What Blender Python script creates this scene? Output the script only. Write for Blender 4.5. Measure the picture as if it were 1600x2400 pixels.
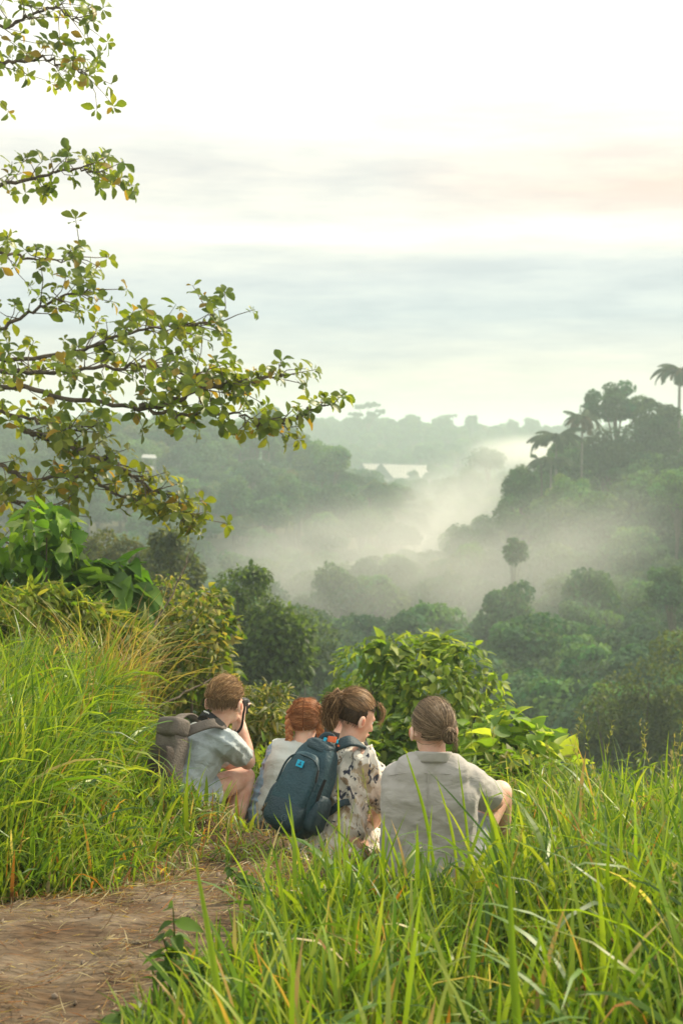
import bpy, math, random
import numpy as np
from mathutils import Vector, Matrix

for _o in list(bpy.data.objects):
    bpy.data.objects.remove(_o)
scene = bpy.context.scene
COL = scene.collection
R = math.radians
rng = np.random.default_rng(11)

# ------------------------------------------------------------------ camera
FOC = 50.0 / 36.0 * 2400.0            # focal length in photograph pixels
PITCH = math.atan(200.0 / FOC)        # horizon sits 200 px above the middle
CAMZ = 1.65
cam_d = bpy.data.cameras.new('camera')
cam_d.sensor_fit = 'VERTICAL'
cam_d.sensor_height = 36.0
cam_d.lens = 50.0
cam_d.clip_start = 0.05
cam_d.clip_end = 20000.0
cam_d.dof.use_dof = True
cam_d.dof.focus_distance = 6.5
cam_d.dof.aperture_fstop = 4.5
cam_o = bpy.data.objects.new('camera', cam_d)
cam_o.location = (0, 0, CAMZ)
cam_o.rotation_euler = (math.pi / 2 - PITCH, 0, 0)
COL.objects.link(cam_o)
scene.camera = cam_o

# ------------------------------------------------------------------ sun and sky
SUN_EL, SUN_AZ = R(40), R(54)         # azimuth to the right of the view direction
sun_dir = Vector((math.sin(SUN_AZ) * math.cos(SUN_EL), math.cos(SUN_AZ) * math.cos(SUN_EL), math.sin(SUN_EL)))
sun_d = bpy.data.lights.new('sun', 'SUN')
sun_d.energy = 5.0
sun_d.angle = R(5)
sun_d.color = (1.0, 0.87, 0.64)
sun_o = bpy.data.objects.new('sun', sun_d)
sun_o.rotation_euler = (-sun_dir).to_track_quat('-Z', 'Y').to_euler()
sun_o.location = (20, 60, 60)
COL.objects.link(sun_o)

world = bpy.data.worlds.new('World')
scene.world = world
world.use_nodes = True
wt = world.node_tree
wt.nodes.clear()


def N(t, typ, **kw):
    n = t.nodes.new(typ)
    for k, v in kw.items():
        setattr(n, k, v)
    return n


def ramp(t, stops, interp='LINEAR'):
    n = t.nodes.new('ShaderNodeValToRGB')
    n.color_ramp.interpolation = interp
    e = n.color_ramp.elements
    while len(e) > 1:
        e.remove(e[-1])
    e[0].position = stops[0][0]
    e[0].color = (*stops[0][1], 1)
    for p, c in stops[1:]:
        x = e.new(p)
        x.color = (*c, 1)
    return n


def mathn(t, op, a, b=None, c=None, clamp=False):
    n = t.nodes.new('ShaderNodeMath')
    n.operation = op
    n.use_clamp = clamp
    for i, v in enumerate((a, b, c)):
        if v is None:
            continue
        if isinstance(v, (int, float)):
            n.inputs[i].default_value = v
        else:
            t.links.new(v, n.inputs[i])
    return n.outputs[0]


def mixc(t, fac, a, b, blend='MIX'):
    n = t.nodes.new('ShaderNodeMix')
    n.data_type = 'RGBA'
    n.blend_type = blend
    for sock, v in ((n.inputs['Factor'], fac), (n.inputs[6], a), (n.inputs[7], b)):
        if isinstance(v, (int, float)):
            sock.default_value = v
        elif isinstance(v, tuple):
            sock.default_value = (*v, 1) if len(v) == 3 else v
        else:
            t.links.new(v, sock)
    return n.outputs[2]


# thin bright cloud over a Nishita sky: banded in height, broken by noise
sky = N(wt, 'ShaderNodeTexSky', sky_type='NISHITA')
sky.sun_disc = False
sky.sun_elevation = SUN_EL
sky.sun_rotation = SUN_AZ
sky.air_density = 1.0
sky.dust_density = 3.0
tc = N(wt, 'ShaderNodeTexCoord')
sep = N(wt, 'ShaderNodeSeparateXYZ')
wt.links.new(tc.outputs['Generated'], sep.inputs[0])
mp = N(wt, 'ShaderNodeMapping')
mp.inputs['Scale'].default_value = (2.2, 2.2, 17.0)
mp.inputs['Rotation'].default_value = (0, R(3), 0)
wt.links.new(tc.outputs['Generated'], mp.inputs[0])
nz = N(wt, 'ShaderNodeTexNoise')
nz.inputs['Scale'].default_value = 1.6
nz.inputs['Detail'].default_value = 7
nz.inputs['Roughness'].default_value = 0.55
wt.links.new(mp.outputs[0], nz.inputs['Vector'])
zz = mathn(wt, 'ADD', sep.outputs['Z'], mathn(wt, 'MULTIPLY', mathn(wt, 'SUBTRACT', nz.outputs[0], 0.5), 0.055))
zn = mathn(wt, 'DIVIDE', zz, 0.4, clamp=True)
rp = ramp(wt, [(0.0, (.68, .66, .56)), (0.035 / .4, (.68, .665, .575)), (0.050 / .4, (.63, .64, .585)),
               (0.076 / .4, (.515, .58, .585)), (0.106 / .4, (.57, .615, .605)), (0.120 / .4, (.72, .73, .66)),
               (0.130 / .4, (.95, .94, .84)), (0.148 / .4, (.72, .715, .65)), (0.172 / .4, (.69, .68, .63)),
               (0.195 / .4, (.80, .79, .71)), (0.225 / .4, (.98, .97, .86)), (0.3 / .4, (1.02, 1.02, .92)),
               (1.0, (.98, 1.0, .94))])
wt.links.new(zn, rp.inputs[0])
# faint pink in the cloud to the right
pk = mathn(wt, 'MULTIPLY',
           mathn(wt, 'MULTIPLY', mathn(wt, 'SUBTRACT', sep.outputs['X'], 0.02), 5.0, clamp=True),
           mathn(wt, 'SUBTRACT', 1.0, mathn(wt, 'MULTIPLY', mathn(wt, 'ABSOLUTE', mathn(wt, 'SUBTRACT', zz, 0.165)), 20.0), clamp=True))
cloud = mixc(wt, mathn(wt, 'MULTIPLY', pk, 0.75), rp.outputs[0], (.92, .66, .52))
mpb = N(wt, 'ShaderNodeMapping')
mpb.inputs['Scale'].default_value = (8, 8, 46)
mpb.inputs['Rotation'].default_value = (0, R(4), 0)
wt.links.new(tc.outputs['Generated'], mpb.inputs[0])
nb_ = N(wt, 'ShaderNodeTexNoise')
nb_.inputs['Scale'].default_value = 1.5
nb_.inputs['Detail'].default_value = 8
nb_.inputs['Roughness'].default_value = 0.6
wt.links.new(mpb.outputs[0], nb_.inputs['Vector'])
puff = ramp(wt, [(.34, (9.3, 9.45, 9.6)), (.50, (10.4, 10.4, 10.3)), (.66, (11.6, 11.4, 10.9))])
wt.links.new(nb_.outputs[0], puff.inputs[0])
cloud10 = mixc(wt, 1.0, cloud, puff.outputs[0], 'MULTIPLY')
skymix = mixc(wt, 0.93, sky.outputs[0], cloud10)
bg = N(wt, 'ShaderNodeBackground')
bg.inputs['Strength'].default_value = 0.1
wt.links.new(skymix, bg.inputs['Color'])
wo = N(wt, 'ShaderNodeOutputWorld')
wt.links.new(bg.outputs[0], wo.inputs['Surface'])

vs = scene.view_settings
vs.view_transform = 'Standard'
vs.look = 'None'
vs.exposure = 0.4
vs.gamma = 1.0
vs.use_curve_mapping = False
cy = scene.cycles
cy.max_bounces = 8
cy.diffuse_bounces = 3
cy.glossy_bounces = 2
cy.transmission_bounces = 4
cy.volume_bounces = 1
cy.transparent_max_bounces = 6
cy.volume_max_steps = 128
cy.volume_step_rate = 1.0
cy.use_denoising = True
cy.sample_clamp_indirect = 6.0
cy.use_fast_gi = False
try:
    scene.render.use_persistent_data = False
except Exception:
    pass


# ------------------------------------------------------------------ helpers
def P(u, v, Y):
    """world point that photograph pixel (u, v) sees at depth Y along +Y"""
    xc = (u - 800.0) / FOC
    yc = -(v - 1200.0) / FOC
    dy = math.cos(PITCH) + yc * math.sin(PITCH)
    dz = -math.sin(PITCH) + yc * math.cos(PITCH)
    t = Y / dy
    return Vector((xc * t, Y, CAMZ + dz * t))


def smooth(x):
    x = np.clip(x, 0, 1)
    return x * x * (3 - 2 * x)


def norm(a):
    a = np.asarray(a, float)
    return a / np.maximum(np.linalg.norm(a, axis=-1, keepdims=True), 1e-9)


def mesh_np(name, verts, faces, cols=None, mats=None, midx=None, sm=True):
    """verts (n,3), faces (m,k) int array or a list of such arrays"""
    verts = np.ascontiguousarray(verts, np.float32)
    fl = faces if isinstance(faces, list) else [faces]
    fl = [np.asarray(f, np.int32) for f in fl if len(f)]
    me = bpy.data.meshes.new(name)
    me.vertices.add(len(verts))
    me.vertices.foreach_set('co', verts.ravel())
    loops = np.concatenate([f.ravel() for f in fl])
    tot = np.concatenate([np.full(len(f), f.shape[1], np.int32) for f in fl])
    start = np.concatenate([[0], np.cumsum(tot)[:-1]]).astype(np.int32)
    me.loops.add(len(loops))
    me.loops.foreach_set('vertex_index', loops)
    me.polygons.add(len(tot))
    me.polygons.foreach_set('loop_start', start)
    if midx is not None:
        me.polygons.foreach_set('material_index', np.asarray(midx, np.int32))
    me.polygons.foreach_set('use_smooth', np.full(len(tot), bool(sm)))
    for m in (mats or []):
        me.materials.append(m)
    if cols is not None:
        c4 = np.ones((len(verts), 4), np.float32)
        c4[:, :3] = cols
        a = me.color_attributes.new('col', 'FLOAT_COLOR', 'POINT')
        a.data.foreach_set('color', c4.ravel())
    me.update()
    me.validate()
    return me


def link(name, me, parent=None, mat=None):
    o = bpy.data.objects.new(name, me)
    COL.objects.link(o)
    if parent is not None:
        o.parent = parent
    if mat is not None and me is not None and len(me.materials) == 0:
        me.materials.append(mat)
    return o


def tag(o, label=None, cat=None, group=None, kind=None):
    for k, v in (('label', label), ('category', cat), ('group', group), ('kind', kind)):
        if v:
            o[k] = v
    return o


def root(name, loc, label, cat, group=None):
    o = bpy.data.objects.new(name, None)
    o.empty_display_size = 0.2
    o.location = loc
    COL.objects.link(o)
    return tag(o, label, cat, group)


class MB:
    """collects vertex / face arrays into one mesh"""
    def __init__(s):
        s.v, s.f, s.c, s.n, s.m = [], {}, [], 0, {}

    def add(s, v, f, c=(1, 1, 1), mi=0):
        v = np.asarray(v, float).reshape(-1, 3)
        f = np.asarray(f, int)
        if f.ndim == 1:
            f = f[None]
        s.f.setdefault((f.shape[1], mi), []).append(f + s.n)
        s.v.append(v)
        cc = np.asarray(c, float)
        s.c.append(np.broadcast_to(cc, v.shape))
        s.n += len(v)

    def mesh(s, name, mats=None, sm=True):
        fl, mi = [], []
        for (k, m), arr in s.f.items():
            a = np.concatenate(arr)
            fl.append(a)
            mi.append(np.full(len(a), m))
        return mesh_np(name, np.concatenate(s.v), fl, np.concatenate(s.c), mats, np.concatenate(mi), sm)


def tube(pts, rad, sides=7, cap=True):
    pts = np.asarray([tuple(p) for p in pts], float)
    n = len(pts)
    rad = np.broadcast_to(np.asarray(rad, float), (n,))
    tan = np.gradient(pts, axis=0)
    tan = norm(tan)
    ref = np.array([0.0, 0, 1]) if abs(tan[0][2]) < 0.9 else np.array([1.0, 0, 0])
    u = norm(np.cross(tan[0], ref))
    U = []
    for t in tan:
        u = norm(u - t * np.dot(u, t))
        U.append(u)
    U = np.array(U)
    W = np.cross(tan, U)
    a = np.linspace(0, 2 * math.pi, sides, endpoint=False)
    v = pts[:, None] + rad[:, None, None] * (np.cos(a)[None, :, None] * U[:, None] + np.sin(a)[None, :, None] * W[:, None])
    v = v.reshape(-1, 3)
    i = np.arange(n - 1)[:, None] * sides
    j = np.arange(sides)[None]
    j2 = (j + 1) % sides
    q = np.stack([i + j, i + j2, i + sides + j2, i + sides + j], -1).reshape(-1, 4)
    return v, q


def spline(pts, n):
    """Catmull-Rom through the points"""
    p = np.asarray([tuple(q) for q in pts], float)
    p = np.concatenate([[2 * p[0] - p[1]], p, [2 * p[-1] - p[-2]]])
    out = []
    m = len(p) - 3
    for t in np.linspace(0, m, n):
        k = min(int(t), m - 1)
        s = t - k
        a, b, c, d = p[k:k + 4]
        out.append(0.5 * ((2 * b) + (c - a) * s + (2 * a - 5 * b + 4 * c - d) * s * s + (3 * b - a - 3 * c + d) * s ** 3))
    return np.array(out)


# ------------------------------------------------------------------ materials
MATS = {}


def new_mat(name):
    m = bpy.data.materials.new(name)
    m.use_nodes = True
    m.node_tree.nodes.clear()
    MATS[name] = m
    return m, m.node_tree


def leaf_mat(name, tint=(1, 1, 1), trans=0.4, rough=0.45, spec=0.4, vary=0.5, scale=6.0, tcol=(1.25, 1.2, 0.5)):
    """colour comes from the 'col' attribute of each leaf; thin leaves pass light"""
    m, t = new_mat(name)
    at = N(t, 'ShaderNodeAttribute', attribute_name='col')
    no = N(t, 'ShaderNodeTexNoise')
    no.inputs['Scale'].default_value = scale
    no.inputs['Detail'].default_value = 3
    gm = N(t, 'ShaderNodeNewGeometry')
    t.links.new(gm.outputs['Position'], no.inputs['Vector'])
    f = mathn(t, 'ADD', 1.0 - vary * 0.5, mathn(t, 'MULTIPLY', no.outputs[0], vary))
    fc = N(t, 'ShaderNodeCombineColor')
    for i in range(3):
        t.links.new(f, fc.inputs[i])
    c = mixc(t, 1.0, mixc(t, 1.0, at.outputs['Color'], tint, 'MULTIPLY'), fc.outputs[0], 'MULTIPLY')
    pb = N(t, 'ShaderNodeBsdfPrincipled')
    t.links.new(c, pb.inputs['Base Color'])
    pb.inputs['Roughness'].default_value = rough
    pb.inputs['Specular IOR Level'].default_value = spec
    tr = N(t, 'ShaderNodeBsdfTranslucent')
    t.links.new(mixc(t, 1.0, c, tcol, 'MULTIPLY'), tr.inputs['Color'])
    mx = N(t, 'ShaderNodeMixShader')
    mx.inputs[0].default_value = trans
    t.links.new(pb.outputs[0], mx.inputs[1])
    t.links.new(tr.outputs[0], mx.inputs[2])
    o = N(t, 'ShaderNodeOutputMaterial')
    t.links.new(mx.outputs[0], o.inputs[0])
    return m


def noise_mat(name, c1, c2, scale=8.0, rough=0.8, bump=0.0, bscale=40.0, detail=5, stretch=(1, 1, 1), spec=0.3, c3=None, sheen=0.0, sss=0.0):
    m, t = new_mat(name)
    tcn = N(t, 'ShaderNodeTexCoord')
    mpn = N(t, 'ShaderNodeMapping')
    mpn.inputs['Scale'].default_value = stretch
    t.links.new(tcn.outputs['Object'], mpn.inputs[0])
    no = N(t, 'ShaderNodeTexNoise')
    no.inputs['Scale'].default_value = scale
    no.inputs['Detail'].default_value = detail
    no.inputs['Roughness'].default_value = 0.6
    t.links.new(mpn.outputs[0], no.inputs['Vector'])
    st = [(0.3, c1), (0.7, c2)] if c3 is None else [(0.3, c1), (0.52, c2), (0.72, c3)]
    rp_ = ramp(t, st)
    t.links.new(no.outputs[0], rp_.inputs[0])
    pb = N(t, 'ShaderNodeBsdfPrincipled')
    t.links.new(rp_.outputs[0], pb.inputs['Base Color'])
    pb.inputs['Roughness'].default_value = rough
    pb.inputs['Specular IOR Level'].default_value = spec
    if sheen:
        pb.inputs['Sheen Weight'].default_value = sheen
    if sss:
        pb.inputs['Subsurface Weight'].default_value = sss
        pb.inputs['Subsurface Radius'].default_value = (0.02, 0.006, 0.003)
        pb.inputs['Subsurface Scale'].default_value = 1.0
    if bump:
        n2 = N(t, 'ShaderNodeTexNoise')
        n2.inputs['Scale'].default_value = bscale
        n2.inputs['Detail'].default_value = 4
        t.links.new(mpn.outputs[0], n2.inputs['Vector'])
        bn = N(t, 'ShaderNodeBump')
        bn.inputs['Strength'].default_value = bump
        bn.inputs['Distance'].default_value = 0.01
        t.links.new(n2.outputs[0], bn.inputs['Height'])
        t.links.new(bn.outputs[0], pb.inputs['Normal'])
    o = N(t, 'ShaderNodeOutputMaterial')
    t.links.new(pb.outputs[0], o.inputs[0])
    return m


M_BARK = noise_mat('bark', (.06, .045, .032), (.16, .125, .09), 14, .9, .6, 60, stretch=(1, 1, .25))
M_PALE_BARK = noise_mat('pale_bark', (.13, .12, .095), (.26, .24, .2), 8, .9, .3, 40, stretch=(1, 1, .3))
M_FOREST = leaf_mat('forest_leaf', trans=.38, rough=.75, spec=.12, vary=.7, scale=.35)
M_LEAF = leaf_mat('broad_leaf', trans=.58, rough=.5, spec=.3, vary=.5, scale=25)
M_GRASS = leaf_mat('grass_blade', trans=.46, rough=.42, spec=.4, vary=.45, scale=5, tcol=(1.35, 1.3, .35))
# ------------------------------------------------------------------ the land
CTRL = [  # photograph pixel of the canopy top and its depth: heights of the valley's tree cover
    (760, 1560, 60), (900, 1500, 75), (1100, 1510, 75), (650, 1480, 90), (900, 1440, 110), (1120, 1440, 110),
    (400, 1420, 90), (100, 1400, 90), (900, 1400, 150), (1050, 1330, 190), (1050, 1230, 250), (1000, 1180, 330),
    (880, 1260, 180), (700, 1310, 165), (500, 1310, 160), (300, 1290, 155), (100, 1290, 150), (-200, 1250, 150),
    (840, 1150, 195), (720, 1060, 215), (500, 1130, 190), (300, 1110, 190), (100, 1100, 190), (-200, 1100, 190),
    (640, 985, 235), (430, 985, 235), (200, 985, 235), (0, 985, 235), (-250, 975, 235), (780, 1100, 235),
    (500, 1030, 300), (0, 1030, 300), (860, 1130, 300),
    (1590, 1760, 45), (1400, 1720, 50), (1250, 1650, 58), (1590, 1560, 62), (1450, 1470, 80), (1590, 1400, 88),
    (1800, 1500, 60), (1800, 1300, 90), (1250, 1400, 112), (1400, 1310, 112), (1590, 1250, 112), (1800, 1150, 115),
    (1310, 1230, 126), (1500, 1180, 130), (1200, 1250, 130), (1590, 1110, 138), (1800, 1000, 140),
    (1300, 1110, 152), (1450, 1080, 152), (1590, 1040, 152), (1800, 960, 155), (1180, 1230, 155),
    (1300, 1200, 200), (1500, 1150, 200), (1700, 1100, 200),
    (1250, 1130, 330), (1450, 1110, 330), (800, 1150, 440), (1000, 1140, 450), (1200, 1120, 460), (500, 1120, 450), (200, 1120, 450),
    (800, 1050, 540), (1000, 1050, 540), (1150, 1045, 560), (500, 1045, 540), (100, 1045, 540),
    (800, 990, 600), (950, 985, 600), (1080, 995, 610), (1200, 1008, 640), (1300, 1008, 660), (1450, 1006, 660), (1650, 1006, 660),
    (500, 990, 600), (200, 990, 600), (-100, 990, 600), (800, 1010, 900), (200, 1010, 900), (1400, 1010, 900)]
CP = np.array([tuple(P(*c)) for c in CTRL])
TREE_H = 8.0


def path_left(y):
    return np.interp(y, [0, 4.75, 5.05, 5.3, 5.8, 6.4, 7.2, 9, 12], [-1.7, -1.45, -1.0, -.78, -.68, -.56, -.62, -1.1, -1.4])


def path_right(y):
    return np.interp(y, [0, 3.0, 3.93, 4.23, 4.5, 4.8, 5.3, 5.7, 6.2, 7.0, 7.4], [-.84, -.78, -.58, -.46, -.37, -.33, -.30, -.08, .42, .45, .2])


def canopy_z(x, y):
    sh = np.shape(x)
    x, y = np.ravel(x), np.ravel(y)
    out = np.empty(len(x))
    for k in range(0, len(x), 20000):
        xx, yy = x[k:k + 20000, None], y[k:k + 20000, None]
        sc = 0.25 + CP[None, :, 1] / 160.0
        d2 = ((xx - CP[None, :, 0]) / sc) ** 2 + ((yy - CP[None, :, 1]) / (1.6 * sc)) ** 2
        w = 1.0 / (d2 + 4.0) ** 1.7
        out[k:k + 20000] = (w * CP[None, :, 2]).sum(1) / w.sum(1)
    return out.reshape(sh)


def bumpy(x, y, s):
    return np.sin(x * 1.7 / s + 1.3 * np.sin(y * 1.1 / s)) * np.cos(y * 1.3 / s + 1.1 * np.sin(x * .9 / s + 2))


def ground_z(x, y):
    x, y = np.asarray(x, float), np.asarray(y, float)
    lb = smooth((path_left(y) - x) / 0.75 + .1) * smooth((y - 4.6) / 1.2)
    zb = -0.14 * np.clip(y - 4.5, 0, 3.0) + 0.03 * bumpy(x, y, .5) * .5 + .012 * bumpy(x + 3, y, .17)
    zb = zb * (1 - lb) + lb * (0.03 + 0.05 * bumpy(x, y, .8))
    zb = zb - .24 * np.exp(-((x + .58) / .34) ** 2 - ((y - 7.08) / .36) ** 2) + .13 * np.exp(-((x + .66) / .30) ** 2 - ((y - 6.42) / .20) ** 2) - .03 * np.exp(-((x + .05) / .4) ** 2 - ((y - 6.3) / .4) ** 2)
    ye = 7.7 * (1 - lb) + 8.5 * lb
    q = (y - ye) * 3.0
    drop = 0.5 * np.where(q > 25, q, np.log1p(np.exp(np.clip(q, -40, 25)))) / 3.0
    near = zb - drop * (1 + .06 * bumpy(x, y, 2.5))
    w = smooth((y - 20) / 24)
    far = np.zeros_like(near)
    m = y > 19
    if np.any(m):
        far[m] = canopy_z(x[m], y[m]) - TREE_H + .8 * bumpy(x[m], y[m], 9)
    return near * (1 - w) + far * w


ys = np.concatenate([np.linspace(-4, 2.5, 14), np.arange(2.6, 9.5, .09), np.geomspace(9.6, 60, 60), np.geomspace(61.5, 900, 110), np.geomspace(940, 9000, 14)])
ss = np.linspace(-1, 1, 201)
ss = np.sign(ss) * (np.abs(ss) ** 1.35)
GX = ss[None] * (5.0 + 0.62 * np.clip(ys, 0, None))[:, None]
GY = np.repeat(ys[:, None], len(ss), 1)
GZ = ground_z(GX, GY)
nr, nc = GX.shape
ii = np.arange(nr - 1)[:, None] * nc + np.arange(nc - 1)[None]
quads = np.stack([ii, ii + 1, ii + nc + 1, ii + nc], -1).reshape(-1, 4)
M_SOIL = noise_mat('grassy_soil', (.035, .03, .014), (.075, .065, .03), 3, .95, .5, 30, c3=(.05, .06, .02))
g = link('ground', mesh_np('ground', np.stack([GX, GY, GZ], -1).reshape(-1, 3), quads, mats=[M_SOIL]))
tag(g, 'grassy ridge and wooded valley ground sloping away to the horizon', None, kind='structure')

# trodden earth path, a sheet a few millimetres above the ground
m, t = new_mat('trodden_earth')
gm_ = N(t, 'ShaderNodeNewGeometry')
n1 = N(t, 'ShaderNodeTexNoise'); n1.inputs['Scale'].default_value = 2.3; n1.inputs['Detail'].default_value = 9; n1.inputs['Roughness'].default_value = .65
mp1 = N(t, 'ShaderNodeMapping'); mp1.inputs['Scale'].default_value = (1, 1.6, 1)
t.links.new(gm_.outputs['Position'], mp1.inputs[0]); t.links.new(mp1.outputs[0], n1.inputs['Vector'])
r1 = ramp(t, [(.3, (.04, .026, .015)), (.43, (.095, .062, .037)), (.54, (.14, .104, .07)), (.72, (.21, .172, .13))])
t.links.new(n1.outputs[0], r1.inputs[0])
n2_ = N(t, 'ShaderNodeTexNoise'); n2_.inputs['Scale'].default_value = 34; n2_.inputs['Detail'].default_value = 6
mp2 = N(t, 'ShaderNodeMapping'); mp2.inputs['Scale'].default_value = (.35, 1.5, 1); mp2.inputs['Rotation'].default_value = (0, 0, .5)
t.links.new(gm_.outputs['Position'], mp2.inputs[0]); t.links.new(mp2.outputs[0], n2_.inputs['Vector'])
r2 = ramp(t, [(.3, (.45, .42, .4)), (.5, (.95, .95, .95)), (.7, (1.3, 1.2, 1.05))])
t.links.new(n2_.outputs[0], r2.inputs[0])
pbm = N(t, 'ShaderNodeBsdfPrincipled'); pbm.inputs['Roughness'].default_value = .95; pbm.inputs['Specular IOR Level'].default_value = .15
t.links.new(mixc(t, 1.0, r1.outputs[0], r2.outputs[0], 'MULTIPLY'), pbm.inputs['Base Color'])
bn_ = N(t, 'ShaderNodeBump'); bn_.inputs['Strength'].default_value = .8; bn_.inputs['Distance'].default_value = .03
t.links.new(mathn(t, 'ADD', n1.outputs[0], mathn(t, 'MULTIPLY', n2_.outputs[0], .5)), bn_.inputs['Height']); t.links.new(bn_.outputs[0], pbm.inputs['Normal'])
ot = N(t, 'ShaderNodeOutputMaterial'); t.links.new(pbm.outputs[0], ot.inputs[0])
M_PATH = m
py = np.arange(2.0, 7.7, .05)
ps = np.linspace(0, 1, 41)
pl, pr = path_left(py) - .10, path_right(py) + .12
PX = pl[:, None] * (1 - ps) + pr[:, None] * ps
PX += (.05 * np.sin(py * 9) + .03 * np.sin(py * 23))[:, None] * ((ps == 0) | (ps == 1))
PY = np.repeat(py[:, None], 41, 1)
PZ = ground_z(PX, PY) + .006 + .02 * (1 - (2 * ps - 1) ** 4)[None] * (.5 + .5 * bumpy(PX, PY, .11))
PZ[:, 0] -= .02; PZ[:, -1] -= .02
k = np.arange(len(py) - 1)[:, None] * 41 + np.arange(40)[None]
tag(link('path', mesh_np('path', np.stack([PX, PY, PZ], -1).reshape(-1, 3), np.stack([k, k + 1, k + 42, k + 41], -1).reshape(-1, 4), mats=[M_PATH])),
    'bare brown earth footpath strewn with dry straw', None, kind='structure')


# ------------------------------------------------------------------ distant trees
def crown_arrays(seed, R3, lobes, leaves, size, base, spread=.55, top=True, lobe_r=.38, droop=.2, hi=(1.5, 1.45, 1.1)):
    """leaf-clump quads spread over the shells of many lobes: uneven outline with gaps"""
    g_ = np.random.default_rng(seed)
    R3 = np.asarray(R3, float)
    d = norm(g_.normal(size=(lobes, 3)))
    if top:
        d[:, 2] = np.abs(d[:, 2]) * 1.0 - .25 * g_.random(lobes)
    c = d * R3 * (g_.random((lobes, 1)) ** .5) * (1 - lobe_r * .9)
    lr = lobe_r * (.65 + .7 * g_.random(lobes))
    li = g_.integers(0, lobes, leaves)
    dd = norm(g_.normal(size=(leaves, 3)) + np.array([0, 0, .35]))
    rad = lr[li, None] * R3.mean() * (.55 + .5 * g_.random((leaves, 1)) ** .6)
    p = c[li] + dd * rad * np.array([1, 1, .8])
    nrm = norm(dd + g_.normal(size=(leaves, 3)) * spread + np.array([0, 0, droop]))
    t1 = norm(np.cross(nrm, g_.normal(size=(leaves, 3))))
    t2 = np.cross(nrm, t1)
    s = size * (.6 + .8 * g_.random((leaves, 1)))
    v = np.stack([p - t1 * s * .5, p + t2 * s * .36 - nrm * s * .1, p + t1 * s * .5, p - t2 * s * .36 - nrm * s * .1], 1)
    lc = (.75 + .5 * g_.random((lobes, 1))) * (1 + .18 * g_.normal(size=(lobes, 3)) * [1, .3, .6])
    col = np.asarray(base) * lc[li] * (.7 + .6 * g_.random((leaves, 1)))
    f = np.arange(leaves * 4).reshape(-1, 4)
    return v.reshape(-1, 3), f, np.repeat(np.clip(col, .002, 1), 4, 0), c


def trunk_arrays(mb, h, r, limbs, seed, mi=1, col=(1, 1, 1)):
    g_ = np.random.default_rng(seed)
    bend = g_.normal(size=2) * h * .04
    pts = [(0, 0, -.6), (bend[0], bend[1], h * .4), (0, 0, h)]
    v, f = tube(spline(pts, 8), np.linspace(r, r * .45, 8), 7)
    mb.add(v, f, col, mi)
    for c in limbs:
        v, f = tube(spline([(bend[0] * .8, bend[1] * .8, h * (.45 + .35 * g_.random())), (c[0] * .5, c[1] * .5, h * .55 + c[2] * .36), tuple(c)], 6), np.linspace(r * .4, r * .08, 6), 5)
        mb.add(v, f, col, mi)


def tree_parts(seed, h, R3, base, lobes=30, leaves=4800, size=.34, lobe_r=.30, tr=.22, **kw):
    """crown mesh and trunk mesh with the base of the trunk at the origin"""
    v, f, c, lc = crown_arrays(seed, R3, lobes, leaves, size, base, lobe_r=lobe_r, **kw)
    cz = h - R3[2] * .85
    v[:, 2] += cz
    crown = mesh_np('crown', v, f, c, [M_FOREST])
    mb = MB()
    lc = lc + np.array([0, 0, cz])
    trunk_arrays(mb, max(cz, h * .4), tr, lc[::max(1, len(lc) // 7)], seed + 1, 0)
    return crown, mb.mesh('trunk', [M_BARK])


def make_tree(name, label, cat, loc, parts, scale=1.0, rz=0.0, group=None):
    o = root(name, loc, label, cat, group)
    o.scale = (scale, scale, scale) if not isinstance(scale, tuple) else scale
    o.rotation_euler.z = rz
    link('crown', parts[0], o)
    if parts[1] is not None:
        link('trunk', parts[1], o)
    return o


DK, MD, LT, OL = (.047, .10, .036), (.066, .138, .042), (.105, .20, .048), (.10, .14, .045)
KIND = [tree_parts(1, 8, (3.0, 3.0, 3.4), DK), tree_parts(2, 9, (2.6, 2.6, 4.0), MD), tree_parts(3, 7.5, (3.6, 3.6, 2.8), DK, 40),
        tree_parts(4, 8.5, (2.8, 2.8, 3.4), LT), tree_parts(5, 7, (3.2, 3.2, 3.0), OL), tree_parts(6, 9.5, (2.2, 2.2, 4.6), MD)]
SHRUBK = [tree_parts(21, 2.6, (1.6, 1.6, 1.3), MD, 14, 1500, .17, tr=.05), tree_parts(22, 2.2, (1.9, 1.9, 1.1), LT, 16, 1500, .17, tr=.05), tree_parts(23, 3.0, (1.4, 1.4, 1.6), DK, 14, 1500, .17, tr=.05)]


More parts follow.
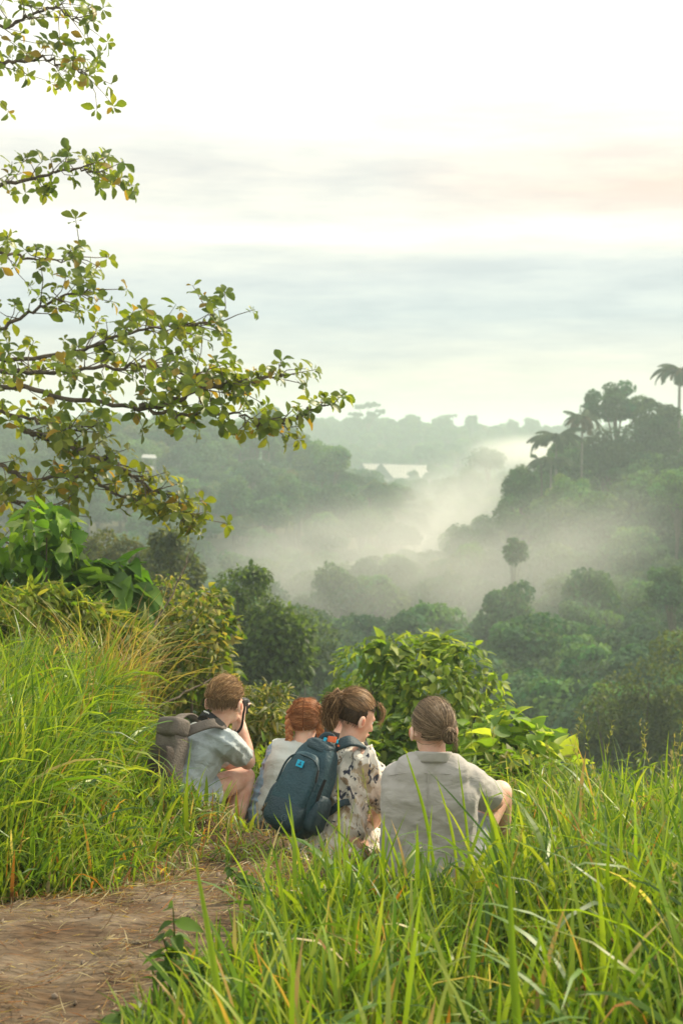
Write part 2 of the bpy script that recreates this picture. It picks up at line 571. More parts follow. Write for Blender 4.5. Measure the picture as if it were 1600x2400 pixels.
def scatter(name, label, cat, kinds, pts, scl, rot, kind_idx, seed=0, tilt=.06):
    """many distant trees that read as one mass: one object, instances of a few tree meshes"""
    c = bpy.data.collections.new(name + '_kinds')
    for i, kd in enumerate(kinds):
        mb_v, mb_f, mb_c, mi = [], [], [], []
        o = bpy.data.objects.new('%s_kind_%02d' % (name, i), None)
        # join crown and trunk of the kind into one mesh
        meshes = [q for q in kd if q is not None]
        off = 0
        vv, ff, cc, mm = [], [], [], []
        for q, me in enumerate(meshes):
            a = np.empty(len(me.vertices) * 3, np.float32); me.vertices.foreach_get('co', a)
            b = np.empty(len(me.loops), np.int32); me.loops.foreach_get('vertex_index', b)
            e = np.empty(len(me.vertices) * 4, np.float32); me.color_attributes['col'].data.foreach_get('color', e)
            vv.append(a.reshape(-1, 3)); ff.append(b.reshape(-1, 4) + off); cc.append(e.reshape(-1, 4)[:, :3]); mm.append(np.full(len(b) // 4, q))
            off += len(me.vertices)
        jm = mesh_np('%s_tree' % name, np.concatenate(vv), np.concatenate(ff), np.concatenate(cc), [M_FOREST, M_BARK], np.concatenate(mm))
        bpy.data.objects.remove(o)
        o = bpy.data.objects.new('%s_kind_%02d' % (name, i), jm)
        c.objects.link(o)
    me = bpy.data.meshes.new(name)
    me.vertices.add(len(pts))
    me.vertices.foreach_set('co', np.asarray(pts, np.float32).ravel())
    g_ = np.random.default_rng(seed)
    ra = np.stack([g_.normal(size=len(pts)) * tilt, g_.normal(size=len(pts)) * tilt, rot], -1).astype(np.float32)
    for nm, ty, dat in (('rot', 'FLOAT_VECTOR', ra), ('scl', 'FLOAT_VECTOR', np.asarray(scl, np.float32))):
        at = me.attributes.new(nm, ty, 'POINT'); at.data.foreach_set('vector', dat.ravel())
    at = me.attributes.new('kidx', 'INT', 'POINT'); at.data.foreach_set('value', np.asarray(kind_idx, np.int32))
    o = link(name, me)
    tag(o, label, cat, kind='stuff')
    ng = bpy.data.node_groups.new(name + '_nodes', 'GeometryNodeTree')
    ng.interface.new_socket(name='Geometry', in_out='INPUT', socket_type='NodeSocketGeometry')
    ng.interface.new_socket(name='Geometry', in_out='OUTPUT', socket_type='NodeSocketGeometry')
    gi, go = N(ng, 'NodeGroupInput'), N(ng, 'NodeGroupOutput')
    ip = N(ng, 'GeometryNodeInstanceOnPoints')
    ci = N(ng, 'GeometryNodeCollectionInfo'); ci.inputs['Collection'].default_value = c
    ci.inputs['Separate Children'].default_value = True; ci.inputs['Reset Children'].default_value = True
    ng.links.new(gi.outputs[0], ip.inputs['Points']); ng.links.new(ci.outputs[0], ip.inputs['Instance'])
    ip.inputs['Pick Instance'].default_value = True
    for nm, ty, sock in (('kidx', 'INT', 'Instance Index'), ('rot', 'FLOAT_VECTOR', 'Rotation'), ('scl', 'FLOAT_VECTOR', 'Scale')):
        na = N(ng, 'GeometryNodeInputNamedAttribute', data_type=ty); na.inputs['Name'].default_value = nm
        if nm == 'rot':
            er = N(ng, 'FunctionNodeEulerToRotation'); ng.links.new(na.outputs['Attribute'], er.inputs[0]); ng.links.new(er.outputs[0], ip.inputs[sock])
        else:
            ng.links.new(na.outputs['Attribute'], ip.inputs[sock])
    ng.links.new(ip.outputs[0], go.inputs[0])
    md = o.modifiers.new('scatter', 'NODES'); md.node_group = ng
    return o


def spots(y0, y1, u0, u1, spacing, seed):
    g_ = np.random.default_rng(seed)
    out = []
    y = y0
    while y < y1:
        x0, x1 = u0 * y, u1 * y
        xs = np.arange(x0, x1, spacing)
        out.append(np.stack([xs + g_.normal(size=len(xs)) * spacing * .3, y + g_.normal(size=len(xs)) * spacing * .3], -1))
        y += spacing * .9
    return np.concatenate(out)


def wood(name, label, y0, y1, u0, u1, spacing, seed, smin, smax, weights, kinds=KIND, keep=None, sink=0.0):
    g_ = np.random.default_rng(seed + 100)
    xy = spots(y0, y1, u0, u1, spacing, seed)
    if keep is not None:
        xy = xy[keep(xy[:, 0], xy[:, 1])]
    z = ground_z(xy[:, 0], xy[:, 1]) - sink
    n = len(xy)
    s = smin + (smax - smin) * g_.random(n) ** 1.3
    sc = np.stack([s * (.85 + .3 * g_.random(n)), s * (.85 + .3 * g_.random(n)), s * (.85 + .3 * g_.random(n))], -1)
    ki = g_.choice(len(kinds), n, p=np.array(weights) / np.sum(weights))
    return scatter(name, label, 'forest', kinds, np.column_stack([xy, z]), sc, g_.random(n) * 6.28, ki, seed)


wood('valley_forest', 'dark tree tops filling the misty valley below the ridge', 56, 165, -.34, .16, 3.8, 31, .75, 1.05, [3, 2, 3, 1, 2, 1],
     keep=lambda x, y: x / y < .085 + .0 * y)
wood('left_ridge_forest', 'hazy green forest covering the ridge across the valley on the left', 150, 262, -.36, .10, 4.8, 32, .65, 1.2, [3, 3, 2, 2, 2, 2],
     keep=lambda x, y: (y > 165) & (x / y < np.where(y > 205, .004, .024)))
wood('valley_head_forest', 'misty trees in the narrow head of the valley', 165, 300, .0, .12, 4.6, 38, .55, .9, [3, 3, 3, 2, 2, 2],
     keep=lambda x, y: x / y > np.where(y > 205, .004, .024))
wood('right_slope_forest', 'vine covered forest on the slope at the right', 46, 165, .085, .40, 3.1, 33, .65, .98, [3, 3, 3, 3, 1, 2],
     keep=lambda x, y: x / y >= .085)
wood('hilltop_forest', 'dense jungle on the crest of the right hill under the palms', 122, 172, .15, .40, 3.6, 37, .85, 1.4, [3, 3, 3, 2, 1, 2])
wood('right_slope_undergrowth', 'low green thicket between the trees of the right slope', 40, 160, .06, .36, 2.6, 36, .8, 1.5, [2, 2, 1], kinds=SHRUBK)
wood('far_ridge_forest', 'pale hazy forest along the far ridge on the horizon', 300, 700, -.3, .36, 7.0, 34, 1.0, 1.6, [3, 3, 3, 1, 1, 3],
     keep=lambda x, y: ~((y > 425) & (y < 482) & (x / y > .0) & (x / y < .075)), sink=2.6)
wood('hillside_thicket', 'low thicket on the slope just below the ridge path', 26, 60, -.5, .5, 2.4, 35, .6, 1.2, [2, 2, 2], kinds=SHRUBK,
     keep=lambda x, y: (np.abs(x) > -1))
# ------------------------------------------------------------------ landmark trees, palms and houses across the valley
def at_ground(u, D, extra=0.0):
    x = (u - 800) / FOC * D
    return Vector((x, D, gz(x, D) + extra))


def gz(x, y):
    return float(ground_z(np.array([x]), np.array([y]))[0])


def tree_at(name, label, u, vtop, D, R3, base, seed, lobes=18, leaves=4200, size=.3, lobe_r=.36, tr=.2, group=None, **kw):
    """tree standing on the ground at depth D whose top is seen at (u, vtop)"""
    b = at_ground(u, D)
    h = P(u, vtop, D).z - b.z
    return make_tree(name, label, 'tree', b, tree_parts(seed, h, R3, base, lobes, leaves, size, lobe_r, tr, **kw), 1.0, 0, group)


tree_at('canopy_tree', 'large open crowned tree on the skyline of the right hill', 1440, 893, 150, (5.2, 4.0, 4.4), DK, 601, 40, 6500, .34, .17, .35)
tree_at('canopy_tree', 'dense dark tree right of the open crowned tree on the right hill', 1530, 925, 146, (3.6, 3.2, 6.2), DK, 602, 40, 7500, .34, .26, .3)
tree_at('canopy_tree', 'dark tree filling the hilltop below the open crown', 1430, 1000, 144, (5.2, 3.6, 5.4), DK, 603, 44, 8000, .34, .24, .3)
tree_at('column_tree', 'column shaped tree smothered in vines at the left end of the right hill', 1217, 1066, 135, (1.75, 1.7, 5.0), MD, 604, 40, 7000, .25, .30, .2)
tree_at('column_tree', 'lower vine covered tree bulging beside the column shaped tree', 1192, 1150, 132, (1.6, 1.5, 4.0), MD, 605, 32, 5000, .25, .32, .2)
tree_at('round_tree', 'bright green rounded tree below the palms of the right hill', 1335, 1098, 128, (3.0, 2.6, 3.6), LT, 606, 36, 6000, .25, .26, .2)
tree_at('round_tree', 'bright green tree at the right edge under the tall palm', 1590, 1085, 118, (2.8, 2.6, 3.6), LT, 607, 36, 6000, .25, .26, .2)
tree_at('round_tree', 'domed clump of trees by the mist left of the right hill', 1140, 1046, 330, (5.5, 5, 4.6), MD, 608, 20, 3600, .5, .42, .3)
tree_at('slope_tree', 'tall leafy tree low on the right slope near the edge', 1570, 1310, 84, (1.6, 1.6, 2.6), MD, 609, 18, 4200, .22, .36, .15)
tree_at('ridge_tree', 'round topped tree breaking the skyline of the left ridge', 625, 948, 232, (3.0, 3.0, 4.0), MD, 610, 30, 4600, .4, .4, .25)
tree_at('ridge_tree', 'light green tree in the middle of the left ridge', 330, 1020, 205, (3.2, 3.0, 4.0), LT, 611, 30, 4600, .36, .36, .25)
tree_at('ridge_tree', 'dark leaning tree where the left ridge falls into the mist', 800, 1120, 192, (3.6, 3.0, 4.6), DK, 612, 34, 5600, .36, .36, .25)
tree_at('ridge_tree', 'bushy tree at the foot of the left ridge beside the mist', 850, 1185, 186, (3.2, 2.6, 3.8), MD, 613, 34, 5200, .36, .36, .25)

# flat layered tree on the far skyline
b = at_ground(862, 575)
h = P(862, 944, 575).z - b.z
mbc, mbt = [], MB()
VV, FF, CC, off = [], [], [], 0
g_ = np.random.default_rng(640)
for i, (du, dv, rx) in enumerate([(0, 6, 5.0), (-22, 10, 4.2), (24, 4, 3.8), (-30, 28, 4.2), (12, 26, 5.0), (30, 20, 3.0), (-8, 42, 4.0)]):
    v, f, c, _l = crown_arrays(650 + i, (rx, 3.5, .8), 9, 420, .8, DK, lobe_r=.3, top=False)
    v += np.array([du / FOC * 575, 0, h - dv / FOC * 575])
    VV.append(v); FF.append(f + off); CC.append(c); off += len(v)
    e = (du / FOC * 575, 0, h - dv / FOC * 575 - .3)
    tv, tf = tube(spline([(0, 0, h * .35), (e[0] * .4, 0, h * .62), e], 7), np.linspace(.3, .1, 7), 5); mbt.add(tv, tf)
tv, tf = tube(spline([(0, 0, -1), (.3, 0, h * .2), (0, 0, h * .4)], 6), np.linspace(.5, .35, 6), 7); mbt.add(tv, tf)
fl_ = root('flat_topped_tree', b, 'flat topped spreading tree standing out on the far skyline', 'tree')
link('crown', mesh_np('crown', np.concatenate(VV), np.concatenate(FF), np.concatenate(CC), [M_FOREST]), fl_)
link('trunk', mbt.mesh('trunk', [M_BARK]), fl_)


# palms
def frond_mesh(L, drop, col, seed, nl=34, hang=.55):
    g2 = np.random.default_rng(seed)
    t_ = np.linspace(0, 1, 14)
    a = .75 - drop * t_
    ds = L / 13
    x = np.cumsum(np.cos(a) * ds) - ds * math.cos(a[0]); z = np.cumsum(np.sin(a) * ds) - ds * math.sin(a[0])
    rach = np.stack([x, np.zeros(14), z], -1)
    mb = MB()
    v, f = tube(rach, np.linspace(.06, .015, 14), 4); mb.add(v, f, col)
    for k in range(nl):
        tt = .12 + .88 * k / (nl - 1)
        p = np.array([np.interp(tt, t_, rach[:, i]) for i in range(3)])
        ll = L * .27 * math.sin(math.pi * (.15 + .8 * tt)) ** .7
        fw = np.array([np.interp(tt, t_, np.cos(a)), 0, np.interp(tt, t_, np.sin(a))])
        for s in (-1, 1):
            d_ = norm(np.array([0, s * .8, -hang * (.7 + .6 * g2.random())]) + fw * .55)
            e = p + d_ * ll
            w_ = norm(np.cross(d_, fw)) * 0 + fw * .055
            mb.add([p - w_, p + w_, (p + e) / 2 + w_ * 1.1, e, (p + e) / 2 - w_ * 1.1], np.array([[0, 1, 2, 4]]), np.asarray(col) * (.7 + .6 * g2.random()))
            mb.add([(p + e) / 2 + w_ * 1.1, e, (p + e) / 2 - w_ * 1.1], np.array([[0, 1, 2]]), np.asarray(col) * (.7 + .6 * g2.random()))
    return mb.mesh('frond', [M_FOREST])


FR = [frond_mesh(3.0, 1.5, (.05, .075, .03), 1), frond_mesh(3.0, 2.1, (.04, .065, .028), 2), frond_mesh(2.6, 1.0, (.055, .085, .03), 3), frond_mesh(2.6, 2.6, (.10, .08, .045), 4, hang=.9)]


def palm(label, u, vtop, D, nf, scale, kinds, seed, lean=0.0):
    g2 = np.random.default_rng(seed)
    b = at_ground(u, D)
    top = P(u, vtop, D) - b
    rt_ = root('palm_tree', b, label, 'palm')
    sp = spline([(-lean, 0, -1), (-lean * .4, 0, top.z * .5), (0, 0, top.z)], 10)
    v, f = tube(sp, np.linspace(.2, .12, 10) * scale, 7)
    link('trunk', mesh_np('trunk', v, f, mats=[M_PALE_BARK]), rt_)
    for i in range(nf):
        o = bpy.data.objects.new('frond', FR[kinds[int(g2.integers(0, len(kinds)))]])
        COL.objects.link(o); o.parent = rt_
        o.location = (0, 0, top.z)
        s = scale * (.8 + .35 * g2.random())
        o.scale = (s, s, s)
        o.rotation_euler = (g2.normal() * .2, -.5 * g2.random() + .15, i * 2.4 + g2.normal() * .2)
    v, f, c, _l = crown_arrays(seed, (.35, .35, .4), 4, 60, .3, (.06, .05, .03))
    v[:, 2] += top.z
    link('crown_shaft', mesh_np('crown_shaft', v * 1.0, f, c, [M_FOREST]), rt_)
    return rt_


palm('dark drooping palm at the left end of the right hill skyline', 1302, 1030, 140, 26, 1.05, [0, 1, 1], 701)
palm('slim palm with hanging dead fronds beside the open crowned tree', 1362, 985, 142, 24, .95, [1, 3, 3, 2], 702)
palm('tall palm with a bare trunk at the right edge of the skyline', 1588, 874, 146, 30, 1.1, [1, 1, 0, 3], 703)
palm('short palm standing below the drooping palm on the right hill', 1290, 1085, 136, 20, .85, [0, 1], 704)
palm('small round headed palm on the far skyline', 1060, 975, 585, 20, .8, [0, 1], 705)
palm('second taller palm on the far skyline', 1106, 978, 580, 22, 1.0, [0, 1], 706)
palm('pale palm half way down the left ridge', 470, 1150, 172, 14, .8, [1, 3], 707)
st_ = tree_at('slender_tree', 'slender narrow crowned tree on a thin pale trunk in the mist', 1208, 1246, 98, (1.0, .9, 2.3), MD, 708, 34, 2600, .17, .24, .06)
for o_ in st_.children:
    if o_.name.startswith('trunk'):
        o_.data.materials.clear(); o_.data.materials.append(M_PALE_BARK)

# bare leaning stem with a tuft near the column tree
b = at_ground(1262, 137)
t0, t1 = P(1248, 1070, 137) - b, P(1268, 1110, 137) - b
st = root('bare_tree', b, 'bare leaning stem with a small tuft beside the column shaped tree', 'tree')
v, f = tube(spline([(0, 0, -1), tuple(t1), tuple(t0)], 10), np.linspace(.12, .05, 10), 6)
link('trunk', mesh_np('trunk', v, f, mats=[M_BARK]), st)
v, f, c, _l = crown_arrays(720, (.5, .5, .4), 5, 160, .18, DK)
link('crown', mesh_np('crown', v + np.array(t0), f, c, [M_FOREST]), st)

tree_at('ridge_tree', 'dark tree standing in front of the right half of the long pale roof', 968, 1096, 452, (2.2, 2.2, 5.5), MD, 621, 26, 2600, .5, .3, .25)
tree_at('ridge_tree', 'hazy tree at the right end of the long pale roof', 1012, 1080, 452, (3.4, 2.6, 6.0), MD, 622, 26, 3200, .5, .3, .25)
# houses
M_ROOF = noise_mat('pale_roof', (.58, .50, .42), (.74, .66, .57), .6, .7, stretch=(1, 1, 3))
M_THATCH = noise_mat('dark_thatch', (.05, .055, .045), (.09, .095, .08), 2, .95)
M_WALL = noise_mat('weathered_wall', (.16, .16, .14), (.26, .25, .22), 1, .9)


def prism(mb, p0, p1, p2, p3, th):
    """slab from four corner points, th thick downward"""
    a = np.array([tuple(p) for p in (p0, p1, p2, p3)], float)
    v = np.concatenate([a, a - np.array([0, 0, th])])
    mb.add(v, np.array([(0, 1, 2, 3), (7, 6, 5, 4), (0, 4, 5, 1), (1, 5, 6, 2), (2, 6, 7, 3), (3, 7, 4, 0)]))


HD = 468.0
hb = P(925, 1140, HD)
house = root('long_house', hb, 'long pale roofed house with dark gables across the valley', 'house')
rl, rr_ = P(846, 1086, HD + 5) - hb, P(1010, 1090, HD + 5) - hb
el, er = P(846, 1118, HD) - hb, P(1012, 1119, HD) - hb
mb = MB(); prism(mb, el, er, rr_, rl, .25); prism(mb, rl, rr_, er + Vector((0, 10, 0)), el + Vector((0, 10, 0)), .25)
rf = link('roof', mb.mesh('roof', [M_ROOF], False), house)
for k in range(24):
    t_ = (k + .5) / 24
    v, f = tube([el + (er - el) * t_ + Vector((0, 0, .05)), rl + (rr_ - rl) * t_ + Vector((0, 0, .05))], [.07, .07], 5)
    link('roof_seam', mesh_np('roof_seam', v, f, mats=[M_WALL]), rf)
v, f = tube([rl + Vector((0, 0, .1)), rr_ + Vector((0, 0, .1))], [.18, .18], 6)
link('ridge_cap', mesh_np('ridge_cap', v, f, mats=[M_WALL]), rf)
for uc, hw, vt in ((893, 30, 1086), (848, 20, 1084)):
    ap, l_, r_ = P(uc, vt, HD - 2) - hb, P(uc - hw, 1122, HD - 2) - hb, P(uc + hw, 1122, HD - 2) - hb
    mb = MB(); bk = Vector((0, 6, 0))
    prism(mb, l_, ap, ap + bk, l_ + bk, .3); prism(mb, ap, r_, r_ + bk, ap + bk, .3)
    mb.add([tuple(l_ + Vector((0, .2, -.1))), tuple(r_ + Vector((0, .2, -.1))), tuple(ap + Vector((0, .2, -.3)))], np.array([[0, 1, 2]]))
    link('gable', mb.mesh('gable', [M_THATCH], False), house)
w0, w1 = el + Vector((.6, .8, -.2)), er + Vector((-.6, .8, -.2))
mb = MB(); prism(mb, w0, w1, w1 + Vector((0, 8.4, 0)), w0 + Vector((0, 8.4, 0)), 9.0)
link('wall', mb.mesh('wall', [M_WALL], False), house)
for k in range(6):
    p = w0 + (w1 - w0) * ((k + .5) / 6)
    mb = MB(); prism(mb, p + Vector((-.7, -.06, -.6)), p + Vector((.7, -.06, -.6)), p + Vector((.7, .1, -.6)), p + Vector((-.7, .1, -.6)), 1.6)
    link('window', mb.mesh('window', [M_THATCH], False), house)

hb = P(350, 1110, 186)
hut = root('hillside_hut', hb, 'small hut with a pale roof on the left ridge', 'hut')
mb = MB(); a, b_, c_, d_ = P(331, 1072, 185) - hb, P(368, 1074, 185) - hb, P(364, 1066, 188) - hb, P(335, 1065, 188) - hb
prism(mb, a, b_, c_, d_, .12)
link('roof', mb.mesh('roof', [noise_mat('grey_roof', (.26, .26, .25), (.36, .36, .34), 2, .8)], False), hut)
for q in (a + Vector((.2, .2, 0)), b_ + Vector((-.2, .2, 0)), c_ + Vector((-.2, -.2, 0)), d_ + Vector((.2, -.2, 0))):
    v, f = tube([q + Vector((0, 0, -.05)), q + Vector((0, 0, -4.5))], [.06, .06], 6)
    link('post', mesh_np('post', v, f, mats=[M_WALL]), hut)
mb = MB(); q0 = a + Vector((.3, .3, -1.4)); prism(mb, q0, b_ + Vector((-.3, .3, -1.5)), c_ + Vector((-.3, -.3, -1.5)), d_ + Vector((.3, -.3, -1.5)), .2)
link('deck', mb.mesh('deck', [M_WALL], False), hut)
# ------------------------------------------------------------------ air: even haze and drifting valley mist
def box_mesh(name, lo, hi):
    (x0, y0, z0), (x1, y1, z1) = lo, hi
    v = [(x, y, z) for z in (z0, z1) for y in (y0, y1) for x in (x0, x1)]
    f = [(0, 2, 3, 1), (4, 5, 7, 6), (0, 1, 5, 4), (2, 6, 7, 3), (0, 4, 6, 2), (1, 3, 7, 5)]
    return mesh_np(name, v, np.array(f), sm=False)


def vol_mat(name, density, color=(.93, .96, .95), aniso=.2):
    m_, t_ = new_mat(name)
    pv = N(t_, 'ShaderNodeVolumePrincipled')
    pv.inputs['Color'].default_value = (*color, 1)
    pv.inputs['Density'].default_value = density
    pv.inputs['Anisotropy'].default_value = aniso
    oo = N(t_, 'ShaderNodeOutputMaterial')
    t_.links.new(pv.outputs[0], oo.inputs['Volume'])
    return m_, t_, pv


hm, _, _ = vol_mat('haze', 0.00135, (.78, .93, .905))
hz = link('haze', box_mesh('haze', (-6200, -30, -60), (6200, 9500, 14)), None, hm)
tag(hz, 'thin pale morning haze over the valley', None, kind='stuff')


def mist(label, u, v, D, rx, ry, rz_, dens, nscale, seed, lo=.42, hi=.72, tilt=0.0, rough=.6, roll=0.0):
    m_, t_, pv = vol_mat('mist', 0.0, (.97, .955, .90), .3)
    tcn = N(t_, 'ShaderNodeTexCoord')
    ln = N(t_, 'ShaderNodeVectorMath', operation='LENGTH')
    t_.links.new(tcn.outputs['Object'], ln.inputs[0])
    fall = N(t_, 'ShaderNodeMapRange', interpolation_type='SMOOTHSTEP')
    fall.inputs['From Min'].default_value = 1.0
    fall.inputs['From Max'].default_value = .15
    t_.links.new(ln.outputs['Value'], fall.inputs['Value'])
    gp = N(t_, 'ShaderNodeNewGeometry')
    mp_ = N(t_, 'ShaderNodeMapping')
    mp_.inputs['Scale'].default_value = (nscale, nscale * .6, nscale * 1.5)
    mp_.inputs['Rotation'].default_value = (0, tilt, 0)
    mp_.inputs['Location'].default_value = (seed * 3.1, seed * 1.7, seed)
    t_.links.new(gp.outputs['Position'], mp_.inputs[0])
    no = N(t_, 'ShaderNodeTexNoise')
    no.inputs['Scale'].default_value = 1.0
    no.inputs['Detail'].default_value = 4
    no.inputs['Roughness'].default_value = rough
    no.inputs['Distortion'].default_value = .6
    t_.links.new(mp_.outputs[0], no.inputs['Vector'])
    mr = N(t_, 'ShaderNodeMapRange', interpolation_type='SMOOTHSTEP')
    mr.inputs['From Min'].default_value = lo
    mr.inputs['From Max'].default_value = hi
    t_.links.new(no.outputs[0], mr.inputs['Value'])
    t_.links.new(mathn(t_, 'MULTIPLY', mathn(t_, 'MULTIPLY', fall.outputs[0], mr.outputs[0]), dens), pv.inputs['Density'])
    import bmesh
    bm = bmesh.new()
    bmesh.ops.create_icosphere(bm, subdivisions=3, radius=1.0)
    me = bpy.data.meshes.new('mist')
    bm.to_mesh(me)
    bm.free()
    me.materials.append(m_)
    o = link('mist', me)
    o.location = P(u, v, D)
    o.scale = (rx, ry, rz_)
    o.rotation_euler = (0, -roll, 0)
    tag(o, label, None, kind='stuff')
    try:
        m_.cycles.volume_step_rate = .5
    except Exception:
        pass
    return o


mist('bank of pale mist lying in the middle of the valley', 870, 1335, 125, 21, 32, 8.5, .038, .09, 1, .27, .66, .3, roll=.12)
mist('mist rising behind the valley trees', 1030, 1220, 200, 19, 34, 9, .05, .075, 2, .33, .66, -.5, roll=.75)
mist('thin mist drifting across the right slope', 1270, 1350, 96, 12, 18, 6.5, .032, .13, 3, .30, .7, -.6, roll=.5)
mist('bright fog patch behind the right hill', 1240, 1065, 330, 17, 40, 5.5, .06, .05, 4, .3, .6, 0)
mist('mist in front of the far house', 1000, 1150, 400, 30, 60, 6, .008, .05, 5, .36, .66, .2)
# ------------------------------------------------------------------ people
def cap_arr(p0, p1, r0, r1, sides=14, rings=5, flat=None):
    """closed rounded cone between two points; flat=(axis, factor) squashes the section"""
    p0, p1 = np.array(tuple(p0), float), np.array(tuple(p1), float)
    d = p1 - p0
    L = np.linalg.norm(d)
    z = d / max(L, 1e-6) if L > 1e-6 else np.array([0, 0, 1.0])
    x = norm(np.cross(z, [0, 0, 1.0] if abs(z[2]) < .9 else [1.0, 0, 0]))
    y = np.cross(z, x)
    st = []
    for a in np.linspace(-math.pi / 2, 0, rings):
        st.append((p0 + z * math.sin(a) * r0, max(math.cos(a) * r0, 1e-4)))
    for a in np.linspace(0, math.pi / 2, rings):
        st.append((p1 + z * math.sin(a) * r1, max(math.cos(a) * r1, 1e-4)))
    an = np.linspace(0, 2 * math.pi, sides, endpoint=False)
    v = np.concatenate([c + r * (np.cos(an)[:, None] * x + np.sin(an)[:, None] * y) for c, r in st])
    if flat is not None:
        ax, k = norm(np.array(tuple(flat[0]))), flat[1]
        m_ = (p0 + p1) / 2
        v = v - np.outer((v - m_) @ ax, ax) * (1 - k)
    n_ = len(st)
    i = np.arange(n_ - 1)[:, None] * sides
    j = np.arange(sides)[None]
    f = np.stack([i + j, i + (j + 1) % sides, i + sides + (j + 1) % sides, i + sides + j], -1).reshape(-1, 4)
    caps = np.array([list(range(sides))[::-1], list(range((n_ - 1) * sides, n_ * sides))])
    return v, f, caps


def ell_arr(c, rad, ax):
    """ellipsoid with radii along the three axes ax (rows)"""
    v, f, cp = cap_arr((0, 0, -1e-4), (0, 0, 1e-4), 1, 1, 16, 8)
    v = (v * np.array(rad)) @ np.array([norm(np.array(tuple(a))) for a in ax]) + np.array(tuple(c))
    return v, f, cp


def remesh(prims, voxel, it=6, name='body', disp=None, cuts=None, mats=None):
    mb = MB()
    for v, f, cp in prims:
        n0 = mb.n
        mb.add(v, f)
        mb.f.setdefault((cp.shape[1], 0), []).append(cp + n0)
    me = mb.mesh('tmp')
    ob = link('tmp', me)
    r = ob.modifiers.new('r', 'REMESH'); r.mode = 'VOXEL'; r.voxel_size = voxel; r.use_smooth_shade = True
    s = ob.modifiers.new('s', 'SMOOTH'); s.factor = .5; s.iterations = it
    dg = bpy.context.evaluated_depsgraph_get()
    em = ob.evaluated_get(dg).to_mesh()
    n = len(em.vertices)
    co = np.empty(n * 3, np.float32); em.vertices.foreach_get('co', co); co = co.reshape(-1, 3).astype(float)
    no = np.empty(n * 3, np.float32); em.vertices.foreach_get('normal', no); no = no.reshape(-1, 3)
    lv = np.empty(len(em.loops), np.int32); em.loops.foreach_get('vertex_index', lv)
    ls = np.empty(len(em.polygons), np.int32); em.polygons.foreach_get('loop_total', ls)
    quads_ = lv.reshape(-1, 4) if (ls == 4).all() else None
    if quads_ is None:
        st_ = np.concatenate([[0], np.cumsum(ls)[:-1]])
        quads_ = np.array([lv[a:a + 4] for a, k in zip(st_, ls) if k == 4])
    bpy.data.objects.remove(ob)
    bpy.data.meshes.remove(me)
    if disp is not None:
        co = co + no * disp(co)[:, None]
    if cuts:
        kill = np.zeros(n, bool)
        for pt, nv, rad in cuts:
            q = co - np.array(tuple(pt))
            kill |= (q @ norm(np.array(tuple(nv))) > 0) & (np.linalg.norm(q, axis=1) < rad)
        quads_ = quads_[~kill[quads_].all(1)]
        used = np.unique(quads_)
        mp_ = -np.ones(n, int); mp_[used] = np.arange(len(used))
        co, quads_ = co[used], mp_[quads_]
    return co, quads_


def folds(dirs, amp, seed):
    g2 = np.random.default_rng(seed)
    ks = [(1.9 * np.array(d) + g2.normal(size=3) * .25 * np.linalg.norm(d), g2.random() * 6.28, a) for d, a in dirs for _ in range(2)]

    def fn(p):
        w = np.zeros(len(p))
        wob = .4 * np.sin(p @ np.array([9, 7, 11.0])) + .35 * np.sin(p @ np.array([-13, 17, 5.0]) + 1)
        for k, ph, a in ks:
            m_ = .5 + .5 * np.sin(p @ (k[[1, 2, 0]] * .3) + ph * 2)
            w += a * m_ * (1 - 2 * np.abs(np.sin(p @ k * .5 + ph + wob * 1.6)) ** .7)
        return w * amp
    return fn


def head_prims(c, f, u, s=1.0):
    f = norm(np.array(f, float)); r = norm(np.cross(f, np.array(u, float))); u = np.cross(r, f)
    c = np.array(tuple(c), float)
    ax = (r, f, u)

    def at(x, y, z):
        return c + (r * x + f * y + u * z) * s
    pr = [ell_arr(at(0, -.005, .03), (.074 * s, .093 * s, .09 * s), ax), ell_arr(at(0, .02, -.01), (.066 * s, .075 * s, .09 * s), ax),
          ell_arr(at(0, .045, -.062), (.05 * s, .05 * s, .045 * s), ax), ell_arr(at(0, .078, -.088), (.02 * s, .02 * s, .02 * s), ax),
          cap_arr(at(0, .088, .012), at(0, .108, -.028), .009 * s, .013 * s), cap_arr(at(-.03, .08, .022), at(.03, .08, .022), .014 * s, .014 * s),
          ell_arr(at(0, .089, -.056), (.022 * s, .012 * s, .010 * s), ax), ell_arr(at(.04, .06, -.02), (.022 * s, .022 * s, .022 * s), ax), ell_arr(at(-.04, .06, -.02), (.022 * s, .022 * s, .022 * s), ax)]
    for sg in (-1, 1):
        axe = (norm(r * sg + f * -.35), f, u)
        pr.append(ell_arr(at(sg * .093, -.014, -.008), (.0105 * s, .021 * s, .033 * s), axe))
        pr.append(ell_arr(at(sg * .073, -.004, -.03), (.009 * s, .010 * s, .012 * s), axe))
    return pr, at, (r, f, u)


